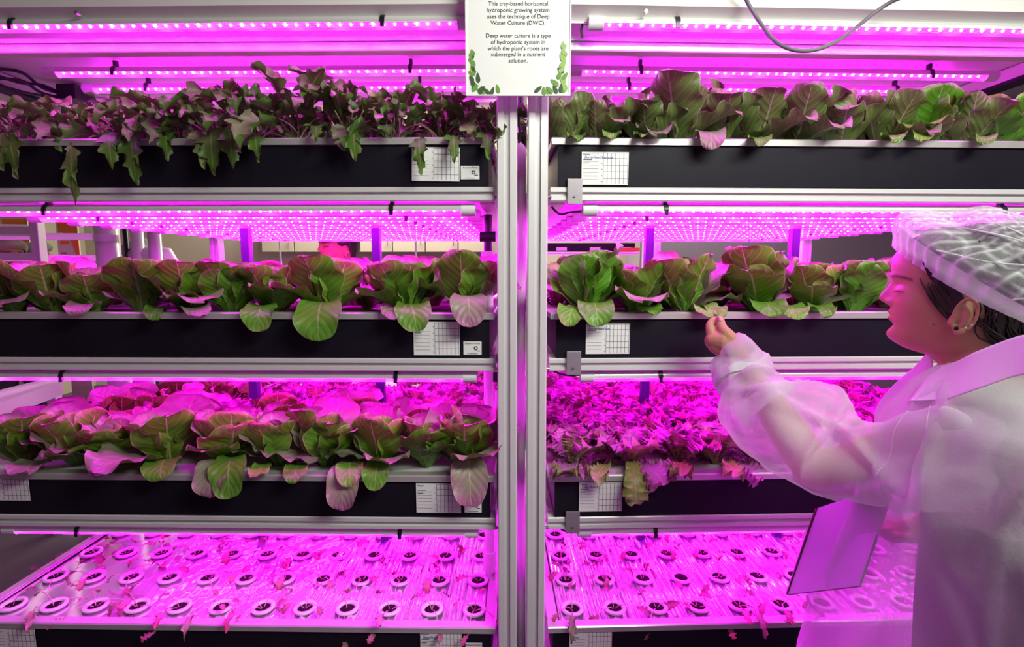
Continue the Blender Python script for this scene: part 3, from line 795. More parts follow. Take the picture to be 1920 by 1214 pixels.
    # ---- top tray
    fr = field('L', 0, [(20, 1.0, 12, 'mizuna', .3), (130, .9, 11, 'mizuna', .3), (235, .95, 12, 'mizuna', .3), (330, 1.0, 12, 'mizuna', .5), (400, 1.0, 12, 'mizuna', .5), (480, 1.15, 13, 'mizuna', .9), (560, 1.25, 14, 'mizuna', 1), (650, 1.1, 13, 'mizuna', .7), (740, 1.0, 12, 'mizuna', .6), (830, 1.0, 12, 'mizuna', .6), (905, .9, 10, 'mizuna', .4)],
               3, ['mizuna']*4, scales=(1.0, 1), back_step=.14)
    for (p0, p1, y1, W, sd, zo) in ((0, 22, 335, .040, 51, .05), (10, -5, 320, .035, 60, .05), (140, 128, 385, .030, 52, .03), (235, 250, 348, .036, 53, .05), (210, 205, 318, .032, 54, .05), (320, 312, 302, .026, 55, .05), (400, 398, 330, .040, 56, .07), (385, 380, 318, .03, 61, .06), (430, 436, 318, .03, 62, .06), (475, 484, 306, .026, 57, .04), (660, 668, 304, .034, 58, .05), (780, 790, 330, .024, 59, .03), (850, 853, 308, .024, 63, .03), (905, 917, 302, .026, 64, .04), (600, 596, 268, .03, 65, .06), (700, 735, 262, .03, 66, .06)):
        hang_leaf(nearest(fr, p0), 'L', p0, 1.285, p1, y1, W, 0, 'jag', None, sd, zo)
    fr = field('R', 0, [(1062, .85, 10, 'cos', .5), (1125, .85, 10, 'cos', .5), (1215, .92, 12, 'cos', .5), (1275, 1.15, 12, 'cos', 1), (1355, .95, 12, 'cos', .6), (1430, 1.0, 13, 'cos', .7), (1500, 1.0, 12, 'cos', .7), (1590, .98, 13, 'cos', .6), (1670, .9, 12, 'cos', .6), (1750, .95, 13, 'green', .5), (1830, .95, 13, 'cos', .6), (1905, .9, 12, 'green', .6)],
               3, ['cos']*4, scales=(.98, 1), back_step=.13)
    for (p0, p1, y1, W, sd, zo) in ((1080, 1080, 266, .022, 71, .02), (1150, 1143, 262, .022, 72, .03), (1215, 1200, 258, .022, 73, .025), (1325, 1334, 280, .034, 74, .045), (1430, 1424, 274, .026, 75, .02), (1690, 1680, 262, .026, 76, .03), (1720, 1740, 262, .026, 77, .04), (1850, 1862, 266, .024, 78, .03)):
        hang_leaf(nearest(fr, p0), 'R', p0, 1.285, p1, y1, W, 0, 'round', M['lettucegreen'] if sd != 74 else M['lettucedark'], sd, zo)

# ---- lowest tray: net pots and seedlings
def pot_mesh():
    m = MB(); n = 20
    def ring(r, z): return [(r*math.cos(2*PI*k/n), r*math.sin(2*PI*k/n), z) for k in range(n)]
    m.loop_loft([ring(.0300, -.002), ring(.0312, .002), ring(.0300, .0050), ring(.0215, .0050), ring(.0205, .001), ring(.0180, -.035), ring(.001, -.036)], cap=False)
    o = m.build('rim_ring', M['pot'], smooth=True); me = o.data; bpy.data.objects.remove(o); return me
POTM = pot_mesh()
m = MB(); m.tube([(0, 0, -.03), (0, 0, -.003), (0, 0, -.0005)], [.0175, .0200, .0195], 12); o = m.build('sponge', M['sponge'], smooth=True); SPM = o.data; bpy.data.objects.remove(o)
STEMS = []; SLEAF = []
for i in range(5):
    pts = arc(.05+.012*i, 75-6*i, 20-24*i, 8); o = MB().tube(pts, [.0011]*9, 5).build('stem', M['stalk'], smooth=True)
    STEMS.append((o.data, pts[-1])); bpy.data.objects.remove(o)
    SLEAF.append(leaf_along('leaf', arc(.026+.003*i, 10, -50-8*i), w_round(.009+.0012*i, .3), SIDE, M['seedleaf'], .2, .004, 4, 6, 14, seed=200+i, tooth=5.0))
def seedling(loc, label, group, rr, n):
    t = empty('seedling', loc, rr.random()*6.28, label, 'seedling', group)
    for k in range(n):
        me, tip = rr.choice(STEMS); az = k*2.4+rr.random(); rx = R(rr.uniform(-12, 14))
        s = link('stem', me, t, (0, 0, 0), (rx, 0, az))
        link('leaf', rr.choice(SLEAF), s, tip, (R(rr.uniform(-20, 20)), R(rr.uniform(-25, 25)), R(rr.uniform(-30, 30))), (rr.uniform(.8, 1.35),)*3)
    return t
rs = random.Random(11)
for side in 'LR':
    x0 = -.103 if side == 'L' else .166; st = -.1154 if side == 'L' else .1154
    for r in range(5):
        for k in range(12):
            d = 1.275+.128*r; z = RIM[3]-.001; loc = FW(side, x0+st*k, d, z)
            who = 'mustard-topped rack' if side == 'L' else "woman's rack"
            row = 'front row' if r == 0 else f'{ORD[r]} row back'
            p = empty('net_pot', loc, 0, f'round white net pot, {ORD[k]} from the posts, {row}, {who}', 'pot', 'net pots in the lowest tray')
            link('rim_ring', POTM, p); link('sponge', SPM, p)
            if rs.random() < .93:
                seedling(loc+Vector((0, 0, -.008)), f'spindly red seedling in net pot, {ORD[k]} from the posts, {row}, {who}', 'seedlings in the lowest tray', rs, rs.choice([2, 3, 3, 4]) if r < 3 else 2)
def long_seed(side, px, py_tip, px_tip, seed):
    d = 1.27
    t = empty('trailing_seedling', FW(side, base_at(side, px, 3, d), d, RIM[3]), 0, f'seedling leaf trailing over the lowest rim, {ORD[seed]} from the far end, {"mustard-topped rack" if side == "L" else "woman" + chr(39) + "s rack"}', 'seedling', 'trailing seedlings')
    hang_leaf(t, side, px, d, px_tip, py_tip, .013, 3, 'jag', M['seedleaf'] if seed % 2 else M['mizuna'], 300+seed, .04)
long_seed('L', 60, 1192, 50, 0); long_seed('L', 315, 1182, 290, 1); long_seed('L', 372, 1204, 345, 2); long_seed('L', 440, 1188, 425, 3); long_seed('L', 715, 1177, 714, 4)
long_seed('R', 1075, 1205, 1070, 4); long_seed('R', 1392, 1172, 1408, 3); long_seed('R', 1410, 1205, 1438, 2); long_seed('R', 1540, 1160, 1545, 1)
for p0, x1, y1, s in ((3, 1, 1, 1),): pass

# ================================================================== room behind the racks
def cabinets():
    for k in range(7):
        x0 = -2.75+.36*k; zb = CZ+28/956*5.6
        t = empty('wall_cabinet', (x0, 5.62, zb), 0, f'cream wall cabinet, {ORD[k]} in the row counted from the banner end', 'cabinet', 'cream wall cabinets at the back')
        MB().box((0, .03, 0), (.355, .36, .6)).build('body', M['cabinet'], t)
        d_ = MB().box((.004, .0, -.005), (.351, .022, .595)).build('door', M['cabinet'], t, bevel=.003)
        MB().tube([(.31, -.012, .06), (.31, -.012, .12)], .005, 8).build('handle', M['steel'], d_)
cabinets()
def banner(px0, px1, zc, label, kind):
    a = P(px0, 500, zc); b = P(px1, 500, zc); W = b.x-a.x
    t = empty('banner', (a.x, a.y, 0), 0, label, 'banner', 'roll-up banners')
    MB().box((0, 0, .08), (W, .01, 1.95)).build('cloth', M['banner'], t); MB().box((0, -.06, 0), (W, .08, .08)).build('base', M['plate'], t, bevel=.01)
    if kind == 0:
        n = 12; f = [(W*.1+W*.9*k/n, -.002, 1.66 - .30*(k/n)**3) for k in range(n+1)]
        m = MB(); m.loop_loft([[(p[0], -.002, p[2]), (p[0], -.002, 1.86-.02), (p[0], 0, 1.84), (p[0], 0, p[2])] for p in f]); m.build('printed_band', M['orange'], t)
        MB().box((.02, -.002, CZ+.30-.145), (W*.55, 0, CZ+.30-.12)).build('printed_block', M['orange'], t)
        for k in range(3): MB().box((.02, -.002, CZ+.09-.03*k), (W*.4, 0, CZ+.098-.03*k)).build('printed_line', M['logo'], t)
    else:
        text_mesh('REPUBLIC', .055, M['logo'], t, 'lettering', (W*.68, -.002, CZ+.165), spacing=1.0)
        text_mesh('POLYTECHNIC', .040, M['logo'], t, 'lettering', (W*.68, -.002, CZ+.12), spacing=1.0)
        m = MB(); sh = [(0, .055), (.03, .05), (.06, .055), (.06, .015), (.03, -.02), (0, .015)]
        m.loop_loft([[(W*.2+p[0], 0, CZ+.145+p[1]) for p in sh], [(W*.2+p[0], -.002, CZ+.145+p[1]) for p in sh]]); m.build('shield_logo', M['logo'], t)
banner(112, 152, 3.6, 'cream roll-up banner with an orange sweep behind the rack', 0)
banner(222, 284, 4.2, 'cream roll-up banner with a dark shield logo', 1)
banner(8, 60, 4.6, 'cream roll-up banner with an orange block, behind the capped visitors', 0)

# another rack standing behind, with its pipework
def rear_rack(x0, x1, y, label, lamps=True):
    t = empty('rear_rack', (x0, y, 0), 0, label, 'rack', 'racks standing behind')
    W = x1-x0
    for x in (0, W):
        for yy in (0, .5): MB().prism(slot_prof(.045, .045, cx=x, cy=yy), 'z', 0, 1.95).build('post', M['alu'], t)
    for z in (.45, 1.0, 1.47, 1.60):
        for yy in (0, .5): MB().box((.024, yy-.018, z-.02), (W-.024, yy+.018, z+.02)).build('cross_beam', M['alu'], t, bevel=.002)
    return t
tb = rear_rack(-3.9, -2.42, 2.62, 'aluminium rack behind, carrying a white pipe at the banner side')
m = MB(); m.tube([(0, 0, 0), (1.36, 0, -.02)], .03, 14); o = m.build('growing_pipe', M['pvc'], smooth=True); o.location = (-3.85, 2.66, CZ+.205); tag(o, 'thick white growing pipe lying on the rack behind', 'pipe')
o = copy_tree(proto); o.location = (-3.2, 2.6, CZ+.11); o.rotation_euler = (0, 0, 0); o.scale = (.9, 1, 1); o['label'] = 'pink grow light tube on the rack behind, above the capped visitors'
# rack seen beyond the woman's rack: black tray with white tags
t = empty('rear_tray', (.0, 3.25, 0), 0, 'black tray with three white tags on a rack behind the green lettuce', 'tray')
z1, z0 = zat(456, 3.25), zat(472, 3.25)
MB().box((.18, 0, z0), (.78, .03, z1)).build('front_panel', M['black'], t); MB().box((.18, -.01, z0-.018), (.80, .02, z0-.006)).build('rim', M['rim'], t)
for px in (1052, 1114, 1171):
    x = (px-960)/950*3.25; MB().box((x-.033, -.004, z0+.006), (x+.033, 0, z0+.028)).build('tag', M['paper'], t)
MB().box((.18, .0, z0-.10), (.78, .5, z0-.08)).build('shelf', M['film'], t)
for x in (.17, .86, .93): MB().box((x-.02, .02, 0), (x+.02, .06, 1.9)).build('post', M['alu'], t)
o = MB().box((0, 0, 0), (.12, .1, .02)).build('red_box', M['orange'], bevel=.004); o.location = (.66, 3.12, zat(471, 3.12)); tag(o, 'small orange box on the rack behind', 'box')
# bulky white pipework behind the rack away from the woman
t = empty('standpipe', P(215, 500, 2.7)*1.0, 0, 'thick white standpipe with clamp and elbow, glowing pink behind the lettuces', 'pipe')
t.location.z = 0
MB().tube([(-.03, 0, 0), (-.03, 0, CZ+.22)], .052, 18).build('pipe_run', M['pvc'], t, smooth=True)
MB().tube([(.055, .02, 0), (.055, .02, CZ+.2)], .012, 10).build('pipe_run', M['darkcable'], t, smooth=True)
MB().tube([(.11, .03, 0), (.11, .03, CZ+.25)], .03, 14).build('pipe_run', M['pvc'], t, smooth=True)
MB().tube([(-.03, 0, CZ+.13), (-.03, 0, CZ+.165)], .058, 18).build('clamp', M['pvc'], t)
o = MB().tube([(0, 0, 0), (.09, 0, 0), (.18, 0, -.005), (.20, 0, -.05), (.20, 0, -1.40)], [.045]*5, 16).build('pipe_elbow', M['pvc'], smooth=True); o.location = P(250, 478, 2.75); tag(o, 'fat white pipe elbow beside the standpipe, under the shield banner', 'pipe')
m = MB(); q_ = P(292, 478, 2.6); m.tube([(0, 0, -q_.z), (0, 0, .12)], .03, 14); o = m.build('pipe_stub', M['pvc'], smooth=True); o.location = q_; tag(o, 'short upright white pipe stub between banner and cabinets', 'pipe')
# white pipe at the end of the third tray
m = MB(); m.tube([P(-30, 755, 1.9), P(92, 722, 2.35)], .032, 16); o = m.build('return_pipe', M['pvc']); smooth_angle(o); tag(o, 'white return pipe lying beyond the far end of the third tray', 'pipe')
m = MB(); p, q = P(-30, 778, 1.75), P(110, 728, 2.35); m.loop_loft([[v+Vector((-.02, 0, -.03)), v+Vector((.02, 0, -.03)), v+Vector((.02, 0, .03)), v+Vector((-.02, 0, .03))] for v in (p, q)])
o = m.build('side_rail', M['alu']); tag(o, 'aluminium side rail beyond the far end of the third tray', 'rail')
for k, (px, y0, zc) in enumerate(((524, 430, 4.0), (778, 425, 4.0))):
    a = P(px, 490, zc); m = MB(); m.tube([a+Vector((.03, 0, -.3)), a+Vector((.01, 0, .02)), Vector((a.x, a.y, 3.0))], .008, 8); thing_mesh('white_cord', m, M['cap'], ['thin white cord hanging behind, beside the man', 'thin white cord hanging before the cream cabinets'][k], 'cord', 'white cords')
# ================================================================== the woman
def skin_mat(name, col):
    m = mat(name, col, .48, 0, .4); k = NT(m)
    try: k.b.inputs['Subsurface Weight'].default_value = .12; k.b.inputs['Subsurface Radius'].default_value = (.02, .008, .004); k.b.inputs['Subsurface Scale'].default_value = .5
    except Exception: pass
    at = k.new('ShaderNodeAttribute'); at.attribute_name = 'tint'; sp = k.new('ShaderNodeSeparateColor'); k.l.new(at.outputs['Color'], sp.inputs[0])
    c = k.mix(sp.outputs[0], col, (.42, .09, .09))      # lips
    c = k.mix(sp.outputs[1], c, (.03, .015, .012))      # brows, lashes
    c = k.mix(sp.outputs[2], c, (.60, .26, .20))      # warm knuckles, cheek
    k.l.new(c, k.b.inputs['Base Color']); k.bump(k.noise(400, 3, k.obj()), .12, .0006)
    return m
M['skin'] = skin_mat('warm_skin', (.50, .26, .15))
M['skin2'] = skin_mat('tan_skin', (.36, .15, .09))
def fabric(name, col, transp, trl=.35, fibre=900):
    m = bpy.data.materials.new(name); m.use_nodes = True; k = NT(m); k.n.clear()
    out = k.new('ShaderNodeOutputMaterial'); d = k.new('ShaderNodeBsdfDiffuse'); t = k.new('ShaderNodeBsdfTranslucent'); tr = k.new('ShaderNodeBsdfTransparent')
    a = k.new('ShaderNodeMixShader'); b = k.new('ShaderNodeMixShader')
    ob = k.obj(); ns = k.noise(fibre, 4, ob, .7); n2 = k.noise(60, 3, ob)
    for x in (d, t): x.inputs[0].default_value = (*col, 1)
    bp = k.new('ShaderNodeBump'); bp.inputs['Strength'].default_value = .35; bp.inputs['Distance'].default_value = .002
    k.l.new(k.math('ADD', k.math('MULTIPLY', n2, 3.0), ns), bp.inputs['Height']); k.l.new(bp.outputs[0], d.inputs['Normal'])
    a.inputs[0].default_value = trl; k.l.new(d.outputs[0], a.inputs[1]); k.l.new(t.outputs[0], a.inputs[2])
    f = k.math('MULTIPLY_ADD', ns, .35, transp-.175); f = k.math('MINIMUM', k.math('MAXIMUM', f, 0.0), .95)
    k.l.new(f, b.inputs[0]); k.l.new(a.outputs[0], b.inputs[1]); k.l.new(tr.outputs[0], b.inputs[2]); k.l.new(b.outputs[0], out.inputs[0])
    return m
M['gown'] = fabric('thin_white_nonwoven', (.92, .92, .93), .45)
M['gown2'] = fabric('doubled_white_nonwoven', (.93, .92, .93), .06, .25)
M['net'] = fabric('sheer_cap_nonwoven', (.9, .92, .93), .78, .25, 500)
def net_pleats(m):
    k = NT(m); mix = [n for n in k.n if n.type == 'MIX_SHADER'][-1]
    at = k.new('ShaderNodeAttribute'); at.attribute_name = 'pleat'
    base = [n for n in k.n if n.type == 'MATH'][-1].outputs[0]
    f = k.math('MULTIPLY', base, k.math('SUBTRACT', 1.0, at.outputs['Fac']))
    for m_ in [n for n in k.n if n.type == 'MIX_SHADER']:
        if any(l.from_node.type == 'BSDF_TRANSPARENT' for l in m_.inputs[2].links): k.l.new(f, m_.inputs[0])
net_pleats(M['net'])
M['netband'] = fabric('gathered_cap_band', (.93, .93, .95), .12, .25, 500)
M['hair'] = worn(mat('black_hair', (.012, .008, .007), .36, 0, .5), (.03, .018, .012), 150, .6, .3)
M['shirt'] = worn(mat('pale_grey_shirt', (.50, .46, .46), .8), (.42, .38, .40), 15, .6)
M['trousers'] = worn(mat('black_trousers', (.018, .017, .02), .8), (.03, .03, .03), 60, .6)
M['shoe'] = mat('dark_shoe', (.02, .02, .02), .5)
M['pearl'] = mat('pearl_stud', (.8, .75, .7), .2)
M['onyx'] = mat('black_stud', (.005, .005, .005), .15)
M['eye'] = mat('eyeball', (.75, .7, .68), .1); M['iris'] = mat('dark_iris', (.01, .006, .004), .08)

def interp(tab, x):
    """smooth table lookup, tab sorted by x"""
    if x <= tab[0][0]: return tab[0][1]
    for (x0, y0), (x1, y1) in zip(tab, tab[1:]):
        if x <= x1:
            t = (x-x0)/(x1-x0); return y0+(y1-y0)*t
    return tab[-1][1]
def spl(tab, x):
    xs = [p[0] for p in tab]
    if x <= xs[0]: return tab[0][1]
    if x >= xs[-1]: return tab[-1][1]
    for i in range(len(tab)-1):
        if x <= xs[i+1]:
            break
    def y(k): return tab[max(0, min(len(tab)-1, k))][1]
    def xx(k): return tab[max(0, min(len(tab)-1, k))][0]
    h = xs[i+1]-xs[i]; t = (x-xs[i])/h
    m0 = (y(i+1)-y(i-1))/max(1e-6, xx(i+1)-xx(i-1)); m1 = (y(i+2)-y(i))/max(1e-6, xx(i+2)-xx(i))
    return (2*t**3-3*t*t+1)*y(i)+(t**3-2*t*t+t)*h*m0+(-2*t**3+3*t*t)*y(i+1)+(t**3-t*t)*h*m1
# head, in head space: +x forward, +y to the head's left, +z up, origin between the ear canals. metres
PROF = [(-.062, .050), (-.055, .074), (-.048, .087), (-.040, .0955), (-.031, .0985), (-.024, .0965), (-.018, .0945), (-.006, .0960), (.002, .0960), (.012, .0955), (.022, .0955), (.040, .0955), (.052, .0960), (.062, .0980), (.080, .0995), (.096, .096), (.110, .084), (.120, .066), (.128, .040), (.132, .020)]
SIDEW = [(-.062, .026), (-.052, .040), (-.040, .050), (-.025, .0565), (-.010, .0610), (.010, .0655), (.030, .0685), (.050, .0705), (.075, .0715), (.095, .068), (.110, .057), (.120, .044), (.128, .027), (.132, .014)]
BACKW = [(-.062, .030), (-.050, .048), (-.035, .062), (-.010, .074), (.015, .086), (.045, .093), (.075, .092), (.095, .085), (.110, .069), (.120, .052), (.128, .032), (.132, .018)]
def head_point(a, v, hair=0.0, girl=True):
    """a: azimuth from the front; v: height"""
    fr = spl(PROF, v); sd = spl(SIDEW, v); bk = spl(BACKW, v); cx = .004
    ca, sa = math.cos(a), math.sin(a)
    ex = (fr-cx) if ca > 0 else (bk+cx)
    pw = 2.25 if ca > 0 else 2.1
    r = 1.0/((abs(ca)/ex)**pw + (abs(sa)/sd)**pw)**(1/pw)
    if hair: return Vector((cx+r*ca*(1+hair*8) , r*sa*(1+hair*10), v))
    deg = abs(math.degrees((a+PI) % (2*PI)-PI))
    G = lambda x, s: math.exp(-(x/s)**2)
    # nose
    nz = interp([(.008, 0), (.0125, .002), (.017, .0115), (.022, .0195), (.027, .0205), (.033, .0170), (.041, .0110), (.049, .0060), (.056, .0028), (.064, 0)], v)
    wd = interp([(.010, 9), (.020, 8.0), (.028, 6.5), (.045, 5), (.060, 6)], v)
    r += nz*G(deg, wd)
    r += .006*G(deg-10.5, 3.6)*G(v-.0185, .0065)          # nostril wings
    # lips and chin
    r += .0060*G(deg, 13)*G(v-.0035, .0048) + .0062*G(deg, 12)*G(v+.0075, .0050)
    r -= .0030*G(deg, 15)*G(v+.0019, .0020)
    r -= .0022*G(deg, 16)*G(v+.0165, .0055)
    r += .0040*G(deg, 14)*G(v+.034, .010)
    # eye sockets, lids, brow ridge, cheek
    r -= .0075*G(deg-23, 11)*G(v-.0430, .012)
    r += .0070*G(deg-24, 9.5)*G(v-.0395, .0075)
    r -= .0016*G(deg-24, 10)*G(v-.0365, .0013)
    r += .0022*G(deg-22, 15)*G(v-.060, .006)
    r += .0030*G(deg-42, 16)*G(v-.018, .018)
    return Vector((cx+r*ca, r*sa, v))
def head_mesh(nv=110, na=128):
    V = []; F = []
    for i in range(nv+1):
        v = -.062+.193*i/nv
        for j in range(na): V.append(head_point(2*PI*j/na, v))
    for i in range(nv):
        for j in range(na):
            a = i*na+j; b = i*na+(j+1) % na; F.append((a, b, b+na, a+na))
    F.append(tuple(range(na))[::-1]); F.append(tuple(nv*na+j for j in range(na)))
    return V, F
def ear_rings(s):
    """outer ear as a bent rim: list of (pts, radii) for tubes, head space"""
    c = Vector((.006, s*.070, .002)); out = []
    rim = []
    for k in range(15):
        a = R(-60 + 290*k/14)
        rim.append(c + Vector((.0125*math.cos(a) - .004*math.sin(a) - .006, s*(.003+.006*(1-math.cos(a))/2), .0245*math.sin(a)+.003)))
    out.append((rim, [.0020+.0008*math.sin(PI*k/14) for k in range(15)]))
    out.append(([c+Vector((.002, s*.002, -.016)), c+Vector((.0, s*.003, -.020)), c+Vector((-.004, s*.004, -.018))], [.004, .0055, .004]))
    out.append(([c+Vector((-.004, s*.001, .018)), c+Vector((-.010, s*.003, .008)), c+Vector((-.006, s*.003, -.008)), c+Vector((.0, s*.001, -.014))], [.004, .0045, .0045, .004]))
    out.append(([c+Vector((-.005, s*-.0065, .016)), c+Vector((-.005, s*-.006, .0)), c+Vector((-.003, s*-.0065, -.012))], [.0105, .0115, .009]))
    out.append(([c+Vector((.008, s*-.001, .0)), c+Vector((.010, s*.001, -.008))], [.0035, .0035]))
    return out
def capsule(mb, pts, rad, n=14):
    """tapered limb with rounded ends"""
    pts = [Vector(p) for p in pts]; P_, R_ = [], []
    d0 = (pts[0]-pts[1]).normalized(); d1 = (pts[-1]-pts[-2]).normalized()
    for q in (.98, .8, .5): P_.append(pts[0]+d0*rad[0]*q); R_.append(rad[0]*math.sqrt(1-q*q))
    P_ += pts; R_ += list(rad)
    for q in (.5, .8, .98): P_.append(pts[-1]+d1*rad[-1]*q); R_.append(rad[-1]*math.sqrt(1-q*q))
    mb.tube(P_, R_, n)
def smooth_pts(pts, rad, n=5):
    idx = [Vector((*p,)) for p in pts]; cc = catmull(idx, n); rr_ = catmull([Vector((r_, 0, 0)) for r_ in rad], n)
    return cc, [v.x for v in rr_]
def remeshed(name, mb, voxel, material, parent, sm=3, factor=.5):
    o = mb.build(name, material, parent)
    md = o.modifiers.new('r', 'REMESH'); md.mode = 'VOXEL'; md.voxel_size = voxel
    if sm:
        s_ = o.modifiers.new('s', 'SMOOTH'); s_.factor = factor; s_.iterations = sm
    evaluated(o); o.data.materials.clear(); o.data.materials.append(material)
    o.data.polygons.foreach_set('use_smooth', [True]*len(o.data.polygons))
    return o
def frame(F):
    F = Vector(F).normalized(); U = Vector((0, 0, 1)); L = U.cross(F).normalized(); U = F.cross(L).normalized()
    return Matrix((F, L, U)).transposed()

# --- where she stands: ear nearest the camera, facing the rack
FWD = Vector((-.685, .73, -.02)).normalized(); HM = frame(FWD); Ldir = HM @ Vector((0, 1, 0)); Udir = HM @ Vector((0, 0, 1))
earW = P(1809, 600, .80)
HS = 1.12                                  # head size
HO = earW - Ldir*.072*HS
def H2W(p): return HO + HM @ (Vector(p)*HS)
woman = empty('person', (HO.x+.02, HO.y-.03, 0), 0, 'woman in a sheer white gown and pleated hair cap, reaching for a lettuce leaf', 'person')
WO = woman.location.copy()
def wl(p): return Vector(p)-WO
mb = MB(); V, F = head_mesh(); off = 0
mb.v = [tuple(wl(H2W(p))) for p in V]; mb.f = list(F)
for s in (-1, 1):
    for pts, rad in ear_rings(s):
        c, r_ = smooth_pts(pts, rad, 3); capsule(mb, [wl(H2W(p)) for p in c], [x*HS for x in r_], 8)
# neck down to shoulders
neckT = H2W((-.018, 0, -.015)); neckB = H2W((-.045, 0, -.145)); chest = neckB + Vector((.01, -.01, -.10))
capsule(mb, [wl(neckT), wl(H2W((-.022, 0, -.06))), wl(H2W((-.032, 0, -.10))), wl(neckB)], [.056, .052, .054, .066], 20)
capsule(mb, [wl(H2W((.035, 0, -.030))), wl(H2W((-.005, 0, -.060)))], [.036, .045], 16)      # under the jaw
LS = Vector((.715, .800, 1.140)); LE = P(1528, 884, .945); LWr = P(1384, 668, 1.10)
RS = neckB + (neckB-LS)*1.0; RS.z = 1.19
capsule(mb, [wl(neckB+Vector((0, 0, -.03))), wl(neckB.lerp(LS, .55)+Vector((0, 0, -.005))), wl(LS)], [.062, .056, .050], 18)
capsule(mb, [wl(neckB+Vector((0, 0, -.03))), wl(neckB.lerp(RS, .55)+Vector((0, 0, -.005))), wl(RS)], [.062, .056, .048], 18)
capsule(mb, [wl(LS), wl(LS.lerp(LE, .5)), wl(LE)], [.044, .038, .032], 16)
ac, ar = [LE, LE.lerp(LWr, .3), LE.lerp(LWr, .7), LWr], [.036, .037, .028, .024]
capsule(mb, [wl(p) for p in ac], ar, 16)
# hand: back of the hand towards the camera, fingers bunched upwards, thumb meeting them on the leaf
def hp(zx, zy, zc): return wl(P(1300+zx/8.095, 570+zy/8.09, zc))      # points read off the close-up of the hand
palm = [((640, 690), 1.100, .0215), ((560, 610), 1.103, .0245), ((440, 570), 1.108, .0265), ((330, 560), 1.115, .0225)]
capsule(mb, [wl(LWr)] + [hp(*p[0], p[1]) for p in palm], [.0235]+[p[2] for p in palm], 16)
capsule(mb, [hp(420, 690, 1.108), hp(340, 640, 1.112), hp(300, 560, 1.116)], [.017, .017, .016], 12)
fing = [  # index, middle, ring, little: knuckle, first joint, second joint, tip
    ([(300, 540, 1.112), (262, 400, 1.118), (258, 310, 1.125), (318, 238, 1.130)], [.0135, .0105, .0092, .0075]),
    ([(340, 560, 1.122), (300, 400, 1.134), (310, 290, 1.142), (375, 235, 1.146)], [.0135, .0105, .0092, .0076]),
    ([(390, 600, 1.130), (345, 460, 1.146), (365, 350, 1.150), (410, 300, 1.142)], [.0125, .0100, .0090, .0076]),
    ([(440, 620, 1.134), (400, 520, 1.150), (405, 440, 1.150), (425, 395, 1.138)], [.0115, .0090, .0080, .0068])]
for pts, rad in fing:
    c, r_ = smooth_pts([hp(*p) for p in pts], rad, 4); capsule(mb, c, r_, 12)
thumb = [(600, 590, 1.098), (520, 480, 1.096), (440, 370, 1.104), (405, 240, 1.120)]
c, r_ = smooth_pts([hp(*p) for p in thumb], [.0185, .0150, .0112, .0088], 5); capsule(mb, c, r_, 12)
capsule(mb, [hp(470, 520, 1.106), hp(430, 480, 1.112)], [.014, .011], 10)
body = remeshed('body', mb, .0021, M['skin'], woman, 2, .5)
# tint attribute: lips, brows and lashes, warm spots
me = body.data; at = me.color_attributes.new('tint', 'FLOAT_COLOR', 'POINT'); inv = HM.transposed(); buf = []
G = lambda x, s: math.exp(-(x/s)**2)
for vtx in me.vertices:
    p = inv @ ((vtx.co+WO)-HO)/HS; r_ = g_ = b_ = 0.0
    if p.x > .03 and -.06 < p.z < .1 and abs(p.y) < .07:
        deg = abs(math.degrees(math.atan2(p.y, p.x-.004)))
        if deg < 22: r_ = max(G(p.z-.0030, .0046), G(p.z+.0080, .0050))*G(deg, 13)*1.3; r_ = max(0, min(1, (r_-.35)*2.2))
        bz = .058+.004*math.sin((deg-8)/30*PI)
        if 9 < deg < 44: g_ = G(p.z-bz, .0028)*min(1, (deg-9)/5)*.75
        if 12 < deg < 36: g_ = max(g_, G(p.z-(.0362+.0012*math.sin((deg-12)/24*PI)), .0013)*1.0)
        b_ = .5*G(deg-42, 16)*G(p.z-.012, .02)
        g_ = max(g_, .9*G(deg-62, 1.1)*G(p.z+.010, .0014))
    elif (vtx.co+WO).x < .55 and vtx.co.z > 1.16:
        b_ = .35
    buf += [r_, g_, b_, 1]
at.data.foreach_set('color', buf)
# nails
for (a, b, rr_) in (((402, 215, 1.1115), (408, 250, 1.1085), .0052),):
    m = MB(); capsule(m, [hp(*a), hp(*b)], [rr_, rr_], 10); o = m.build('nail', mat('nail', (.62, .30, .26), .25), woman, smooth=True)
# ear studs
for (q, r_, mm) in (((.008, .0745, -.0130), .0040, 'onyx'), ((-.002, .0770, -.0110), .0020, 'pearl'), ((-.0085, .0790, -.0060), .0020, 'pearl')):
    bm = bmesh.new(); bmesh.ops.create_icosphere(bm, subdivisions=2, radius=r_); me_ = bpy.data.meshes.new('ear_stud'); bm.to_mesh(me_); bm.free(); me_.materials.append(M[mm])
    o = link('ear_stud', me_, woman, wl(H2W(q))); o.data.polygons.foreach_set('use_smooth', [True]*len(o.data.polygons))
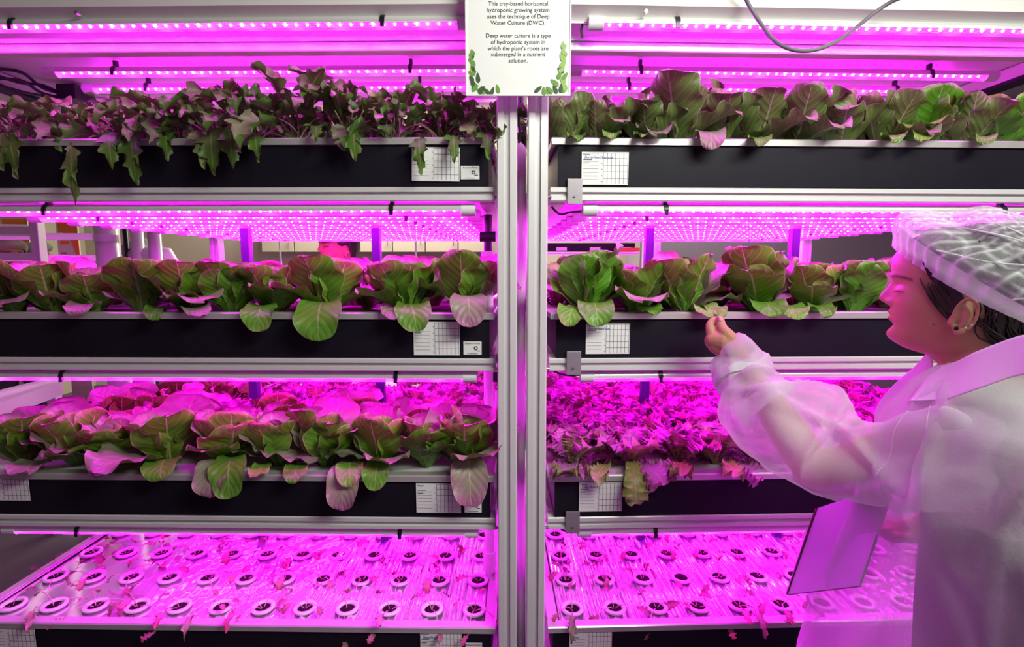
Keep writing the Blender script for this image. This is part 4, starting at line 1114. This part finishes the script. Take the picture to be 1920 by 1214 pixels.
# hair: scalp shell above and behind the hairline, strands before the ear, bun at the nape
def hair_shell(grow, tf, nv=60, na=96):
    m = MB(); idx = {}
    def hl(a):       # hairline height by azimuth
        deg = abs(math.degrees((a+PI) % (2*PI)-PI))
        return interp([(0, .116), (35, .112), (50, .088), (60, .058), (70, .034), (80, .032), (96, .036), (108, .020), (120, -.030), (180, -.058)], deg)
    V = []; F = []
    for i in range(nv+1):
        for j in range(na):
            a = 2*PI*j/na; lo = hl(a) + .003*math.sin(j*2.7); v = lo + (.131-lo)*i/nv
            p = head_point(a, min(v, .1305)); c = Vector((0, 0, .03)); k_ = grow*(min(1, (i/nv)*12)) - .001
            p = p + (p-c).normalized()*(k_ + .0012*math.sin(j*1.7+i*.12)*min(1, i/6))
            V.append(tf(p))
    for i in range(nv):
        for j in range(na):
            a = i*na+j; b = i*na+(j+1) % na; F.append((a, b, b+na, a+na))
    m.v = [tuple(p) for p in V]; m.f = F; return m
hair = hair_shell(.0045, lambda p: wl(H2W(p))).build('hair', M['hair'], woman, smooth=True)
mb = MB(); rr = random.Random(3)
for k in range(60):    # loose strands between the cap band and the ear, and down the nape
    if k < 26:
        a = R(rr.uniform(52, 84)); v0 = rr.uniform(.040, .060); q = [head_point(a, v0)*1.03, head_point(a+.12, v0-.02)*1.035, head_point(a+.32, v0-.042)*1.04, head_point(a+.50, v0-.052)*1.05]
    else:
        a = R(rr.uniform(104, 150)); v0 = rr.uniform(.0, .03); q = [head_point(a, v0)*1.05, head_point(a+.05, v0-.03)*1.08, Vector((-.075+rr.uniform(-.01, .01), rr.uniform(.0, .045), -.055)), Vector((-.088, rr.uniform(.0, .03), -.085))]
    c, r_ = smooth_pts([H2W(p) for p in q], [.0012, .0016, .0013, .0006], 4); mb.tube([wl(p) for p in c], r_, 4)
o = mb.build('hair_strands', M['hair'], woman, smooth=True); o['kind'] = 'stuff'
mb = MB(); c, r_ = smooth_pts([H2W(p) for p in ((-.080, 0, .02), (-.100, 0, -.01), (-.110, 0, -.05), (-.115, .0, -.10), (-.12, 0, -.13))], [.03, .034, .028, .022, .012], 5)
mb.tube([wl(p) for p in c], r_, 14); mb.build('ponytail', M['hair'], woman, smooth=True)

# --- bouffant cap: rim ring sloping down from the forehead to the nape, pleats running to the crown
def cap_mesh(tf, sc=1.0):
    na, nt = 360, 46; V = []; F = []
    tilt = R(45)
    cR = Vector((-.004, 0, .012))
    ax = Vector((math.cos(tilt), 0, math.sin(tilt))); up = Vector((-math.sin(tilt), 0, math.cos(tilt)))
    for i in range(nt+1):
        t = i/nt
        for j in range(na):
            a = 2*PI*j/na; ca, sa = math.cos(a), math.sin(a)
            rx = (.144 if ca > 0 else .128); ry = .0745
            ph = t*PI/2*.995
            prof = math.cos(ph)**.62; hz = math.sin(ph)**1.05
            over = .022*math.sin(min(1, t*2.6)*PI)**1 if t < .385 else 0
            back = .034*(.5-.5*ca)*math.sin(PI*min(1, t*1.15))
            r1 = prof + (over+back)/.1
            pl = .0020*math.sin(46*a + 2.0*noise.noise(Vector((ca*2, sa*2, t*2))))*(1-t)**.8*min(1, .35+t*6)
            pl += .0028*math.sin(17*a+5*noise.noise(Vector((ca*2+5, sa*2, t*3))))*math.sin(PI*min(1, t*1.2))
            pl += .006*noise.noise(Vector((ca*3, sa*3, t*4)))*math.sin(PI*min(1, t*1.1))
            if i < 4: pl += .0009*math.sin(90*a)*(1 if i % 2 else -.6)
            p = cR + ax*(rx*r1*ca) + Vector((0, 1, 0))*(ry*r1*sa*1.06) + up*(.130*hz*(1-.16*(.5-.5*ca)) - .004*(i < 1) + .060*(.5-.5*ca)**1.5*(1-t))
            d = (p-cR-up*.03).normalized()
            V.append(tf(p + d*pl))
    for i in range(nt):
        for j in range(na):
            a = i*na+j; b = i*na+(j+1) % na; F.append((a, b, b+na, a+na))
    return V, F
V, F = cap_mesh(lambda p: wl(H2W(p)))
m = MB(); m.v = [tuple(p) for p in V]; m.f = F; cp_ = m.build('hair_cap', [M['net'], M['netband']], woman, smooth=True)
for p in cp_.data.polygons: p.material_index = 1 if p.index < 360*6 else 0
pa = cp_.data.attributes.new('pleat', 'FLOAT', 'POINT'); pv = []
for i in range(47):
    for j in range(360):
        a = 2*PI*j/360; t_ = i/46; wv = noise.noise(Vector((math.cos(a)*3, math.sin(a)*3, t_*3)))
        l1 = max(0, math.sin(46*a+3*wv))**4*.55; l2 = max(0, math.sin(26*t_*PI+9*wv))**6*.45
        pv.append(min(1, l1+l2+max(0, .35-t_*1.4)+.25*max(0, wv)))
pa.data.foreach_set('value', pv)
# folded seams across the cap
mb = MB(); rr = random.Random(8)
na = 360
def capv(a_deg, t): return Vector(V[min(46, int(t*46))*na + int(a_deg/360*na) % na])
for path in ([(60, .16), (80, .32), (98, .55), (110, .85)], [(96, .14), (100, .3), (95, .5), (60, .75)], [(150, .2), (128, .36), (104, .50), (80, .62)], [(20, .2), (50, .42), (80, .60), (120, .8)], [(125, .12), (112, .26), (100, .5)], [(30, .5), (60, .62), (100, .72), (150, .7)]):
    pts = [capv(*q)*1.0 for q in path]; ctr = wl(H2W((-.01, 0, .05)))
    pts = [p+(p-ctr).normalized()*.0015 for p in pts]; c = catmull(pts, 8)
    mb.tube(c, [.0013+.0006*math.sin(k*.7) for k in range(len(c))], 6)
o = mb.build('cap_fold', M['netband'], cp_, smooth=True); o['kind'] = 'stuff'

# --- clothes under the gown
TC = Vector((HO.x+.045, HO.y-.065, 0))            # trunk axis
bf = Vector((-.72, .69, 0)); bl = Vector((-.69, -.72, 0))
def trunk(secs, n=40, noise_amp=0, seed=0, fold=0, nf=9):
    rings = []
    for (z, c, fr, bk, sd) in secs:
        rg = []
        for k in range(n):
            a = 2*PI*k/n; ca, sa = math.cos(a), math.sin(a)
            e = fr if ca > 0 else bk; q = 2.3
            r_ = 1/((abs(ca)/e)**q+(abs(sa)/sd)**q)**(1/q)
            if fold: r_ += fold*math.sin(nf*a + 4*noise.noise(Vector((ca, sa, z*2+seed))))*min(1, (1.25-z)*2) 
            if noise_amp:
                r_ += noise_amp*noise.noise(Vector((ca*2.5, sa*2.5, z*6+seed)))
                if fold: vd = noise.voronoi(Vector((ca*1.8, sa*1.8, z*5+seed)))[0]; r_ += .018*max(0, 1-(vd[1]-vd[0])*4)
            rg.append(wl(TC + Vector(c) + bf*(r_*ca) + bl*(r_*sa) + Vector((0, 0, z))))
        rings.append(rg)
    return rings
mb = MB(); mb.loop_loft(trunk([(1.235, (0, .005, 0), .055, .055, .07), (1.215, (0, 0, 0), .075, .07, .13), (1.17, (0, 0, 0), .10, .085, .165), (1.08, (0, 0, 0), .115, .095, .160), (.98, (0, 0, 0), .105, .09, .145), (.93, (0, 0, 0), .105, .09, .14), (.86, (0, 0, 0), .11, .095, .15)], 40, .004))
mb.build('shirt', M['shirt'], woman, smooth=True)
mb = MB(); mb.loop_loft(trunk([(1.03, (0, 0, 0), .119, .100, .162), (.96, (0, 0, 0), .113, .097, .155), (.90, (0, 0, 0), .115, .10, .156), (.82, (0, 0, 0), .115, .11, .165), (.74, (0, 0, 0), .112, .12, .172), (.68, (0, 0, 0), .10, .105, .165)], 40, .004))
for s in (-1, 1):
    hip = TC+bl*(.082*s); pts = [hip+Vector((0, 0, .74)), hip+Vector((0, 0, .60)), hip+bf*.01+bl*.012*s+Vector((0, 0, .42)), hip+bl*.015*s-bf*.01+Vector((0, 0, .22)), hip+bl*.015*s-bf*.015+Vector((0, 0, .07))]
    c, r_ = smooth_pts(pts, [.083, .080, .056, .046, .038], 4); mb.tube([wl(p) for p in c], r_, 18)
mb.build('trousers', M['trousers'], woman, smooth=True)
for s in (-1, 1):
    ft = TC+bl*(.097*s); mb = MB(); capsule(mb, [wl(ft-bf*.04+Vector((0, 0, .042))), wl(ft+bf*.04+Vector((0, 0, .036))), wl(ft+bf*.13+Vector((0, 0, .028)))], [.038, .037, .027], 14)
    mb.build('shoe', M['shoe'], woman, smooth=True)

# --- gown: body, sleeve, far sleeve, collar
secs = [(1.262, (0, .005, 0), .075, .062, .075), (1.250, (0, 0, 0), .10, .078, .110), (1.225, (0, 0, 0), .125, .10, .165), (1.18, (0, 0, 0), .155, .125, .205), (1.12, (0, 0, 0), .18, .15, .215), (1.05, (0, 0, 0), .195, .165, .215),
        (.95, (0, 0, 0), .222, .175, .215), (.85, (0, 0, 0), .243, .185, .22), (.75, (0, 0, 0), .255, .195, .23), (.65, (0, 0, 0), .265, .205, .24), (.52, (0, 0, 0), .275, .21, .25)]
dense = []
for k in range(len(secs)-1):
    a, b = secs[k], secs[k+1]
    for q in range(4):
        t = q/4; dense.append((a[0]+(b[0]-a[0])*t, (0, 0, 0), *[a[i]+(b[i]-a[i])*t for i in (2, 3, 4)]))
dense.append(secs[-1])
mb = MB(); mb.loop_loft(trunk(dense, 120, .020, 3, .006, 8), cap=False)
gown = mb.build('gown', M['gown'], woman, smooth=True)
# sleeve: upper edge point, lower edge point, depth, squash
st = [((1440, 684), (1333, 690), 1.105, .85), ((1430, 668), (1336, 703), 1.10, .85), ((1447, 700), (1345, 720), 1.085, .8), ((1452, 712), (1356, 734), 1.060, .78), ((1478, 724), (1354, 752), 1.04, .8), ((1490, 736), (1358, 782), 1.025, .8), ((1520, 738), (1374, 812), 1.0, .8),
      ((1556, 742), (1402, 846), 0.975, .78), ((1585, 757), (1455, 888), .945, .78), ((1606, 785), (1520, 920), .915, .78), ((1640, 795), (1590, 936), .875, .78), ((1690, 788), (1664, 946), .835, .78), ((1745, 772), (1740, 956), .79, .76), ((1800, 765), (1830, 945), .775, .70), ((1850, 785), (1870, 910), .84, .6)]
def sleeve(stations, n=96, seed=0, fold=.011, sub=7):
    cs = [(P(*a, zc)+P(*b, zc))/2 for a, b, zc, q in stations]; hs = [(P(*a, zc)-P(*b, zc))/2 for a, b, zc, q in stations]; qs = [Vector((s_[3], 0, 0)) for s_ in stations]
    C = catmull(cs, sub); Hh = catmull(hs, sub); Q = catmull(qs, sub); rings = []
    for i, c in enumerate(C):
        T = (C[min(i+1, len(C)-1)]-C[max(i-1, 0)]).normalized(); h = Hh[i]; d = T.cross(h).normalized()*h.length*Q[i].x
        rg = []
        for k in range(n):
            a = 2*PI*k/n; e = h*math.cos(a)+d*math.sin(a); p = c+e
            nn = noise.noise(p*9+Vector((seed, 0, 0)))*1.4 + .8*math.sin(40*(p.x*.7+p.z*.8)+6*noise.noise(p*4+Vector((0, seed, 0))))
            vd = noise.voronoi(p*Vector((11, 11, 11)) if False else Vector((p.x*9, p.y*9, p.z*9))+Vector((seed, 0, 0)))[0]; nn += 1.5*max(0, 1-(vd[1]-vd[0])*5)
            rg.append(wl(p + e.normalized()*fold*nn*(.25+.75*abs(math.sin(a)))))
        rings.append(rg)
    return rings
mb = MB(); mb.loop_loft(sleeve(st, seed=2), cap=False); sl = mb.build('sleeve', M['gown'], gown, smooth=True)
# doubled cuff
cf = st[:3]; mb = MB(); ring0 = sleeve([((1414, 652), (1352, 668), 1.10, .8), ((1436, 664), (1338, 690), 1.103, .86), ((1452, 700), (1340, 716), 1.088, .84), ((1452, 708), (1350, 728), 1.080, .78)], seed=5, fold=.003); mb.loop_loft(ring0, cap=False)
mb.build('cuff', M['gown2'], gown, smooth=True)
# turned-over band where the sleeve is pushed up
mb = MB(); mb.loop_loft(sleeve([((1466, 716), (1380, 770), 1.062, .9), ((1484, 722), (1392, 786), 1.052, .95), ((1486, 738), (1400, 800), 1.043, .9)], seed=9, fold=.004), cap=False); mb.build('sleeve_fold', M['gown2'], gown, smooth=True)
# armhole seams follow the sleeve
rings_ = sleeve(st, seed=2)
mb = MB()
for ri in (80, 84):
    rg = rings_[ri]; c_ = sum(rg, Vector())/len(rg); q = [p + (p-c_).normalized()*.0006 for p in rg]; q.append(q[0]); mb.tube(q, .0008, 5, cap=False)
o = mb.build('seam', M['gown'], gown, smooth=True); o['kind'] = 'stuff'
# far sleeve hangs down, holding the clipboard
FS = TC - bl*.19 + Vector((0, 0, 1.18))
fp = [FS, FS+Vector((.02, .03, -.12)), FS+Vector((-.0, .06, -.24)), FS+Vector((-.10, .10, -.30)), FS+Vector((-.11, .08, -.31))]
c, r_ = smooth_pts(fp, [.075, .078, .075, .062, .045], 5); mb = MB(); mb.tube([wl(p) for p in c], r_, 24, cap=False); mb.build('sleeve', M['gown'], gown, smooth=True)
mb = MB(); capsule(mb, [wl(FS), wl(fp[2])], [.045, .035], 14); capsule(mb, [wl(fp[2]), wl(fp[4])], [.036, .024], 14); capsule(mb, [wl(fp[4]), wl(fp[4]+Vector((-.05, .0, 0)))], [.024, .022], 12)
for k in range(4):
    a = fp[4]+Vector((-.06, -.02+.013*k, .015)); capsule(mb, [wl(a), wl(a+Vector((-.035, 0, -.004))), wl(a+Vector((-.05, 0, -.022)))], [.009, .0085, .007], 8)
a = fp[4]+Vector((-.03, -.03, 0)); capsule(mb, [wl(a), wl(a+Vector((-.035, -.01, .012)))], [.010, .008], 8)
remeshed('far_arm', mb, .004, M['skin'], woman, 2)
# collar and lapels: curved sheets
def sheet(name, rows, parent, material, nsub=6, amp=.003, thick=.0008, seed=0):
    rows = [[P(*p) for p in r_] for r_ in rows]
    g = [catmull(r_, nsub) for r_ in rows]; cols = list(zip(*g)); g2 = [catmull(list(c), nsub) for c in cols]
    nu, nv = len(g2), len(g2[0]); V = []
    for i in range(nu):
        for j in range(nv):
            p = g2[i][j]; V.append(wl(p + Vector((0, 0, 1))*0 + Vector((noise.noise(p*14), noise.noise(p*14+Vector((9, 0, 0))), 0))*amp))
    F = [(i*nv+j, i*nv+j+1, (i+1)*nv+j+1, (i+1)*nv+j) for i in range(nu-1) for j in range(nv-1)]
    m = MB(); m.v = [tuple(p) for p in V]; m.f = F; o = m.build(name, material, parent, smooth=True)
    sd = o.modifiers.new('t', 'SOLIDIFY'); sd.thickness = thick; evaluated(o); return o
sheet('collar', [[(1990, 600, .66), (1940, 622, .68), (1893, 634, .715), (1830, 662, .77), (1780, 682, .83), (1747, 690, .87)],
                 [(2010, 640, .64), (1960, 668, .65), (1908, 676, .685), (1838, 700, .735), (1775, 722, .79), (1716, 742, .84)],
                 [(2010, 690, .63), (1960, 700, .64), (1905, 706, .675), (1840, 728, .71), (1772, 748, .765), (1706, 752, .825)]], gown, M['gown2'], amp=.004)
sheet('lapel', [[(1746, 652, .90), (1720, 684, .93), (1684, 714, .96), (1650, 750, .985), (1637, 775, .995)], [(1750, 690, .885), (1722, 716, .91), (1700, 745, .93), (1660, 785, .965), (1640, 812, .985)],
                [(1752, 740, .87), (1735, 765, .88), (1705, 790, .90), (1670, 815, .93), (1650, 835, .955)]], gown, M['gown2'], amp=.004)
# --- clipboard she holds
cb = empty('clipboard', wl(Vector((0, 0, 0)))*0 + P(1505, 1120, 1.0), 0, 'grey-lilac clipboard with dark edge held against the white gown', 'clipboard')
A, B, C_, D_ = P(1536, 955, 1.01), P(1480, 1117, 1.01), P(1558, 1108, .90), P(1600, 944, .90)
o0 = cb.location.copy(); nrm = (B-A).cross(D_-A).normalized()
def slab(name, q, th, m_, off=0, par=cb):
    q = [p-o0+nrm*off for p in q]; m = MB(); m.loop_loft([q, [p+nrm*th for p in q]]); return m.build(name, m_, par, bevel=.0006)
D2 = A + (C_-B) + (C_-B)*.6; C2 = B+(C_-B)*1.6
slab('board', [A, B, C2, A+(C2-B)], .004, mat('lilac_board', (.50, .42, .58), .5))
e = (C2-B).normalized()*.006
slab('edge_binding', [A-e*.6, B-e*.6, B+e*.3, A+e*.3], .008, mat('dark_binding', (.08, .02, .03), .4), -.002)
i1 = (C2-B)*.06; i2 = (A-B)*.06
slab('sheet', [A+i1-i2, B+i1+i2, C2-i1+i2, A+(C2-B)-i1-i2], .0006, mat('lilac_paper', (.60, .50, .68), .55), -.0022)
fl = P(1490, 1110, 1.10)
m = MB(); q = [P(1531, 975, 1.02)-o0, P(1478, 1112, 1.02)-o0, P(1482, 1105, 1.10)-o0, P(1508, 1000, 1.10)-o0]; m.loop_loft([q, [p+nrm*.0015 for p in q]]); m.build('back_cover', mat('pale_cover', (.7, .6, .68), .5), cb)

# ================================================================== people beyond the racks
def bystander(label, head, fwd, capcol, shirt, scale=1.0, cap='flat', hair=True):
    fwd = Vector(fwd).normalized(); hm = frame(fwd); ho = Vector(head)
    t = empty('person', (ho.x, ho.y, 0), 0, label, 'person'); o_ = t.location.copy()
    def tf(p): return ho + hm @ (Vector(p)*scale) - o_
    V, F = head_mesh(70, 72); m = MB(); m.v = [tuple(tf(p)) for p in V]; m.f = list(F)
    for s in (-1, 1):
        for pts, rad in ear_rings(s): capsule(m, [tf(p) for p in pts], rad, 6)
    capsule(m, [tf((-.018, 0, -.02)), tf((-.03, 0, -.15))], [.056, .06], 16)
    zs = ho.z-.21
    for s in (-1, 1):
        sh = Vector((ho.x, ho.y, zs)) + (hm @ Vector((-.03, .17*s, 0))); el = sh+Vector((0, 0, -.27))+fwd*.03; wr = el+fwd*.20+Vector((0, 0, .02))
        capsule(m, [sh-o_, el-o_], [.045, .036], 12); capsule(m, [el-o_, wr-o_], [.036, .024], 12)
        for k in range(4): a = wr+fwd*.04+(hm @ Vector((0, -.02+.014*k, 0)))-o_; capsule(m, [a, a+fwd*.04, a+fwd*.055+Vector((0, 0, -.02))], [.010, .0085, .007], 8)
        capsule(m, [wr-o_, wr+fwd*.05-o_], [.024, .026], 10)
        a = wr+fwd*.02+(hm @ Vector((0, .03*-s, .0)))-o_; capsule(m, [a, a+fwd*.03+Vector((0, 0, .008))], [.011, .008], 8)
    b = remeshed('body', m, .005, M['skin2'], t, 2)
    b.data.color_attributes.new('tint', 'FLOAT_COLOR', 'POINT'); 
    bl_ = []
    iv = hm.transposed()
    for v in b.data.vertices:
        p = iv @ (v.co+o_-ho)/scale; g_ = 0; r_ = 0
        if p.x > .03 and -.06 < p.z < .1:
            deg = abs(math.degrees(math.atan2(p.y, p.x)))
            if 9 < deg < 44: g_ = G(p.z-.058, .0035)
            if 12 < deg < 34: g_ = max(g_, G(p.z-.037, .003)*.9)
            r_ = G(p.z+.002, .008)*G(deg, 12)*.7
        bl_ += [r_, g_, 0, 1]
    b.data.color_attributes['tint'].data.foreach_set('color', bl_)
    if hair: hair_shell(.010, tf, 24, 60).build('hair', M['hair'], t, smooth=True)
    m = MB(); rg = []
    for z, f_, s_ in ((zs+.07, .06, .07), (zs+.04, .08, .14), (zs-.02, .11, .19), (zs-.15, .125, .19), (zs-.35, .12, .17), (zs-.55, .125, .18)):
        rg.append([Vector((ho.x, ho.y, z)) + (hm @ Vector((-.03+f_*math.cos(a), s_*math.sin(a), 0)))*1.0 - o_ for a in [2*PI*k/28 for k in range(28)]])
    m.loop_loft(rg)
    for s in (-1, 1):
        sh = Vector((ho.x, ho.y, zs)) + (hm @ Vector((-.03, .17*s, 0))); el = sh+Vector((0, 0, -.27))+fwd*.03; wr = el+fwd*.17+Vector((0, 0, .02)); m.tube([sh-o_, (sh+el)/2-o_, el-o_, wr-o_], [.06, .055, .05, .04], 12)
    m.build('shirt', shirt, t, smooth=True)
    m = MB()
    for s in (-1, 1):
        hp_ = Vector((ho.x, ho.y, 0))+(hm @ Vector((-.03, .09*s, 0))); m.tube([hp_+Vector((0, 0, zs-.5))-o_, hp_+Vector((0, 0, .45))-o_, hp_+Vector((0, 0, .06))-o_], [.09, .06, .045], 14)
    m.build('trousers', M['trousers'], t, smooth=True)
    for s in (-1, 1):
        hp_ = Vector((ho.x, ho.y, .04))+(hm @ Vector((-.03, .09*s, 0)))-o_; m = MB(); capsule(m, [hp_-fwd*.04, hp_+fwd*.13], [.04, .032], 12); m.build('shoe', M['shoe'], t, smooth=True)
    if cap:
        m = MB(); na_, nt_ = 72, 14; Vv = []; Ff = []
        for i in range(nt_+1):
            tt = i/nt_
            for j in range(na_):
                a = 2*PI*j/na_; rr_ = (math.cos(tt*PI/2*.99)**.6)*(1+(.18 if cap == 'puff' else .06)*math.sin(PI*min(1, tt*2)))
                Vv.append(tf(Vector((-.004+.112*rr_*math.cos(a), .088*rr_*math.sin(a), .052+(.03 if math.cos(a) > 0 else .0)*math.cos(a)+.095*math.sin(tt*PI/2)+.003*math.sin(30*a)*(1-tt)))))
        for i in range(nt_):
            for j in range(na_):
                a = i*na_+j; b_ = i*na_+(j+1) % na_; Ff.append((a, b_, b_+na_, a+na_))
        m.v = [tuple(p) for p in Vv]; m.f = Ff; m.build('hair_cap', capcol, t, smooth=True)
    return t
M['greycap'] = mat('grey_green_cap', (.16, .18, .16), .8); M['browncap'] = mat('sheer_brown_cap', (.30, .24, .20), .8); M['bluecap'] = mat('violet_grey_cap', (.20, .14, .32), .8)
M['teeblue'] = mat('dark_blue_shirt', (.05, .04, .10), .8); M['whitecoat'] = mat('white_coat', (.75, .72, .72), .7)
hz = P(640, 497, 2.85)
bystander('man in a violet-grey cap looking down behind the rack', (hz.x, hz.y, zat(475, 2.9)), (-.72, -.62, -.10), M['bluecap'], M['teeblue'], 1.12, 'puff')
h1 = P(62, 480, 4.0); bystander('visitor in a dark grey-green cap behind the far end of the rack', (h1.x, h1.y, zat(490, 4.0)), (.8, .55, 0), M['greycap'], M['teeblue'], 1.0, 'puff')
h2 = P(16, 478, 3.45); bystander('visitor in a sheer brown cap behind the far end of the rack', (h2.x, h2.y, zat(489, 3.45)), (.75, -.4, 0), M['browncap'], M['whitecoat'], 1.0, 'puff', False)
h3 = P(262, 500, 3.6); bystander('visitor in a grey cap bending behind the white pipes', (h3.x, h3.y, zat(492, 3.6)), (.1, .9, 0), M['greycap'], M['whitecoat'], 1.0, 'puff')
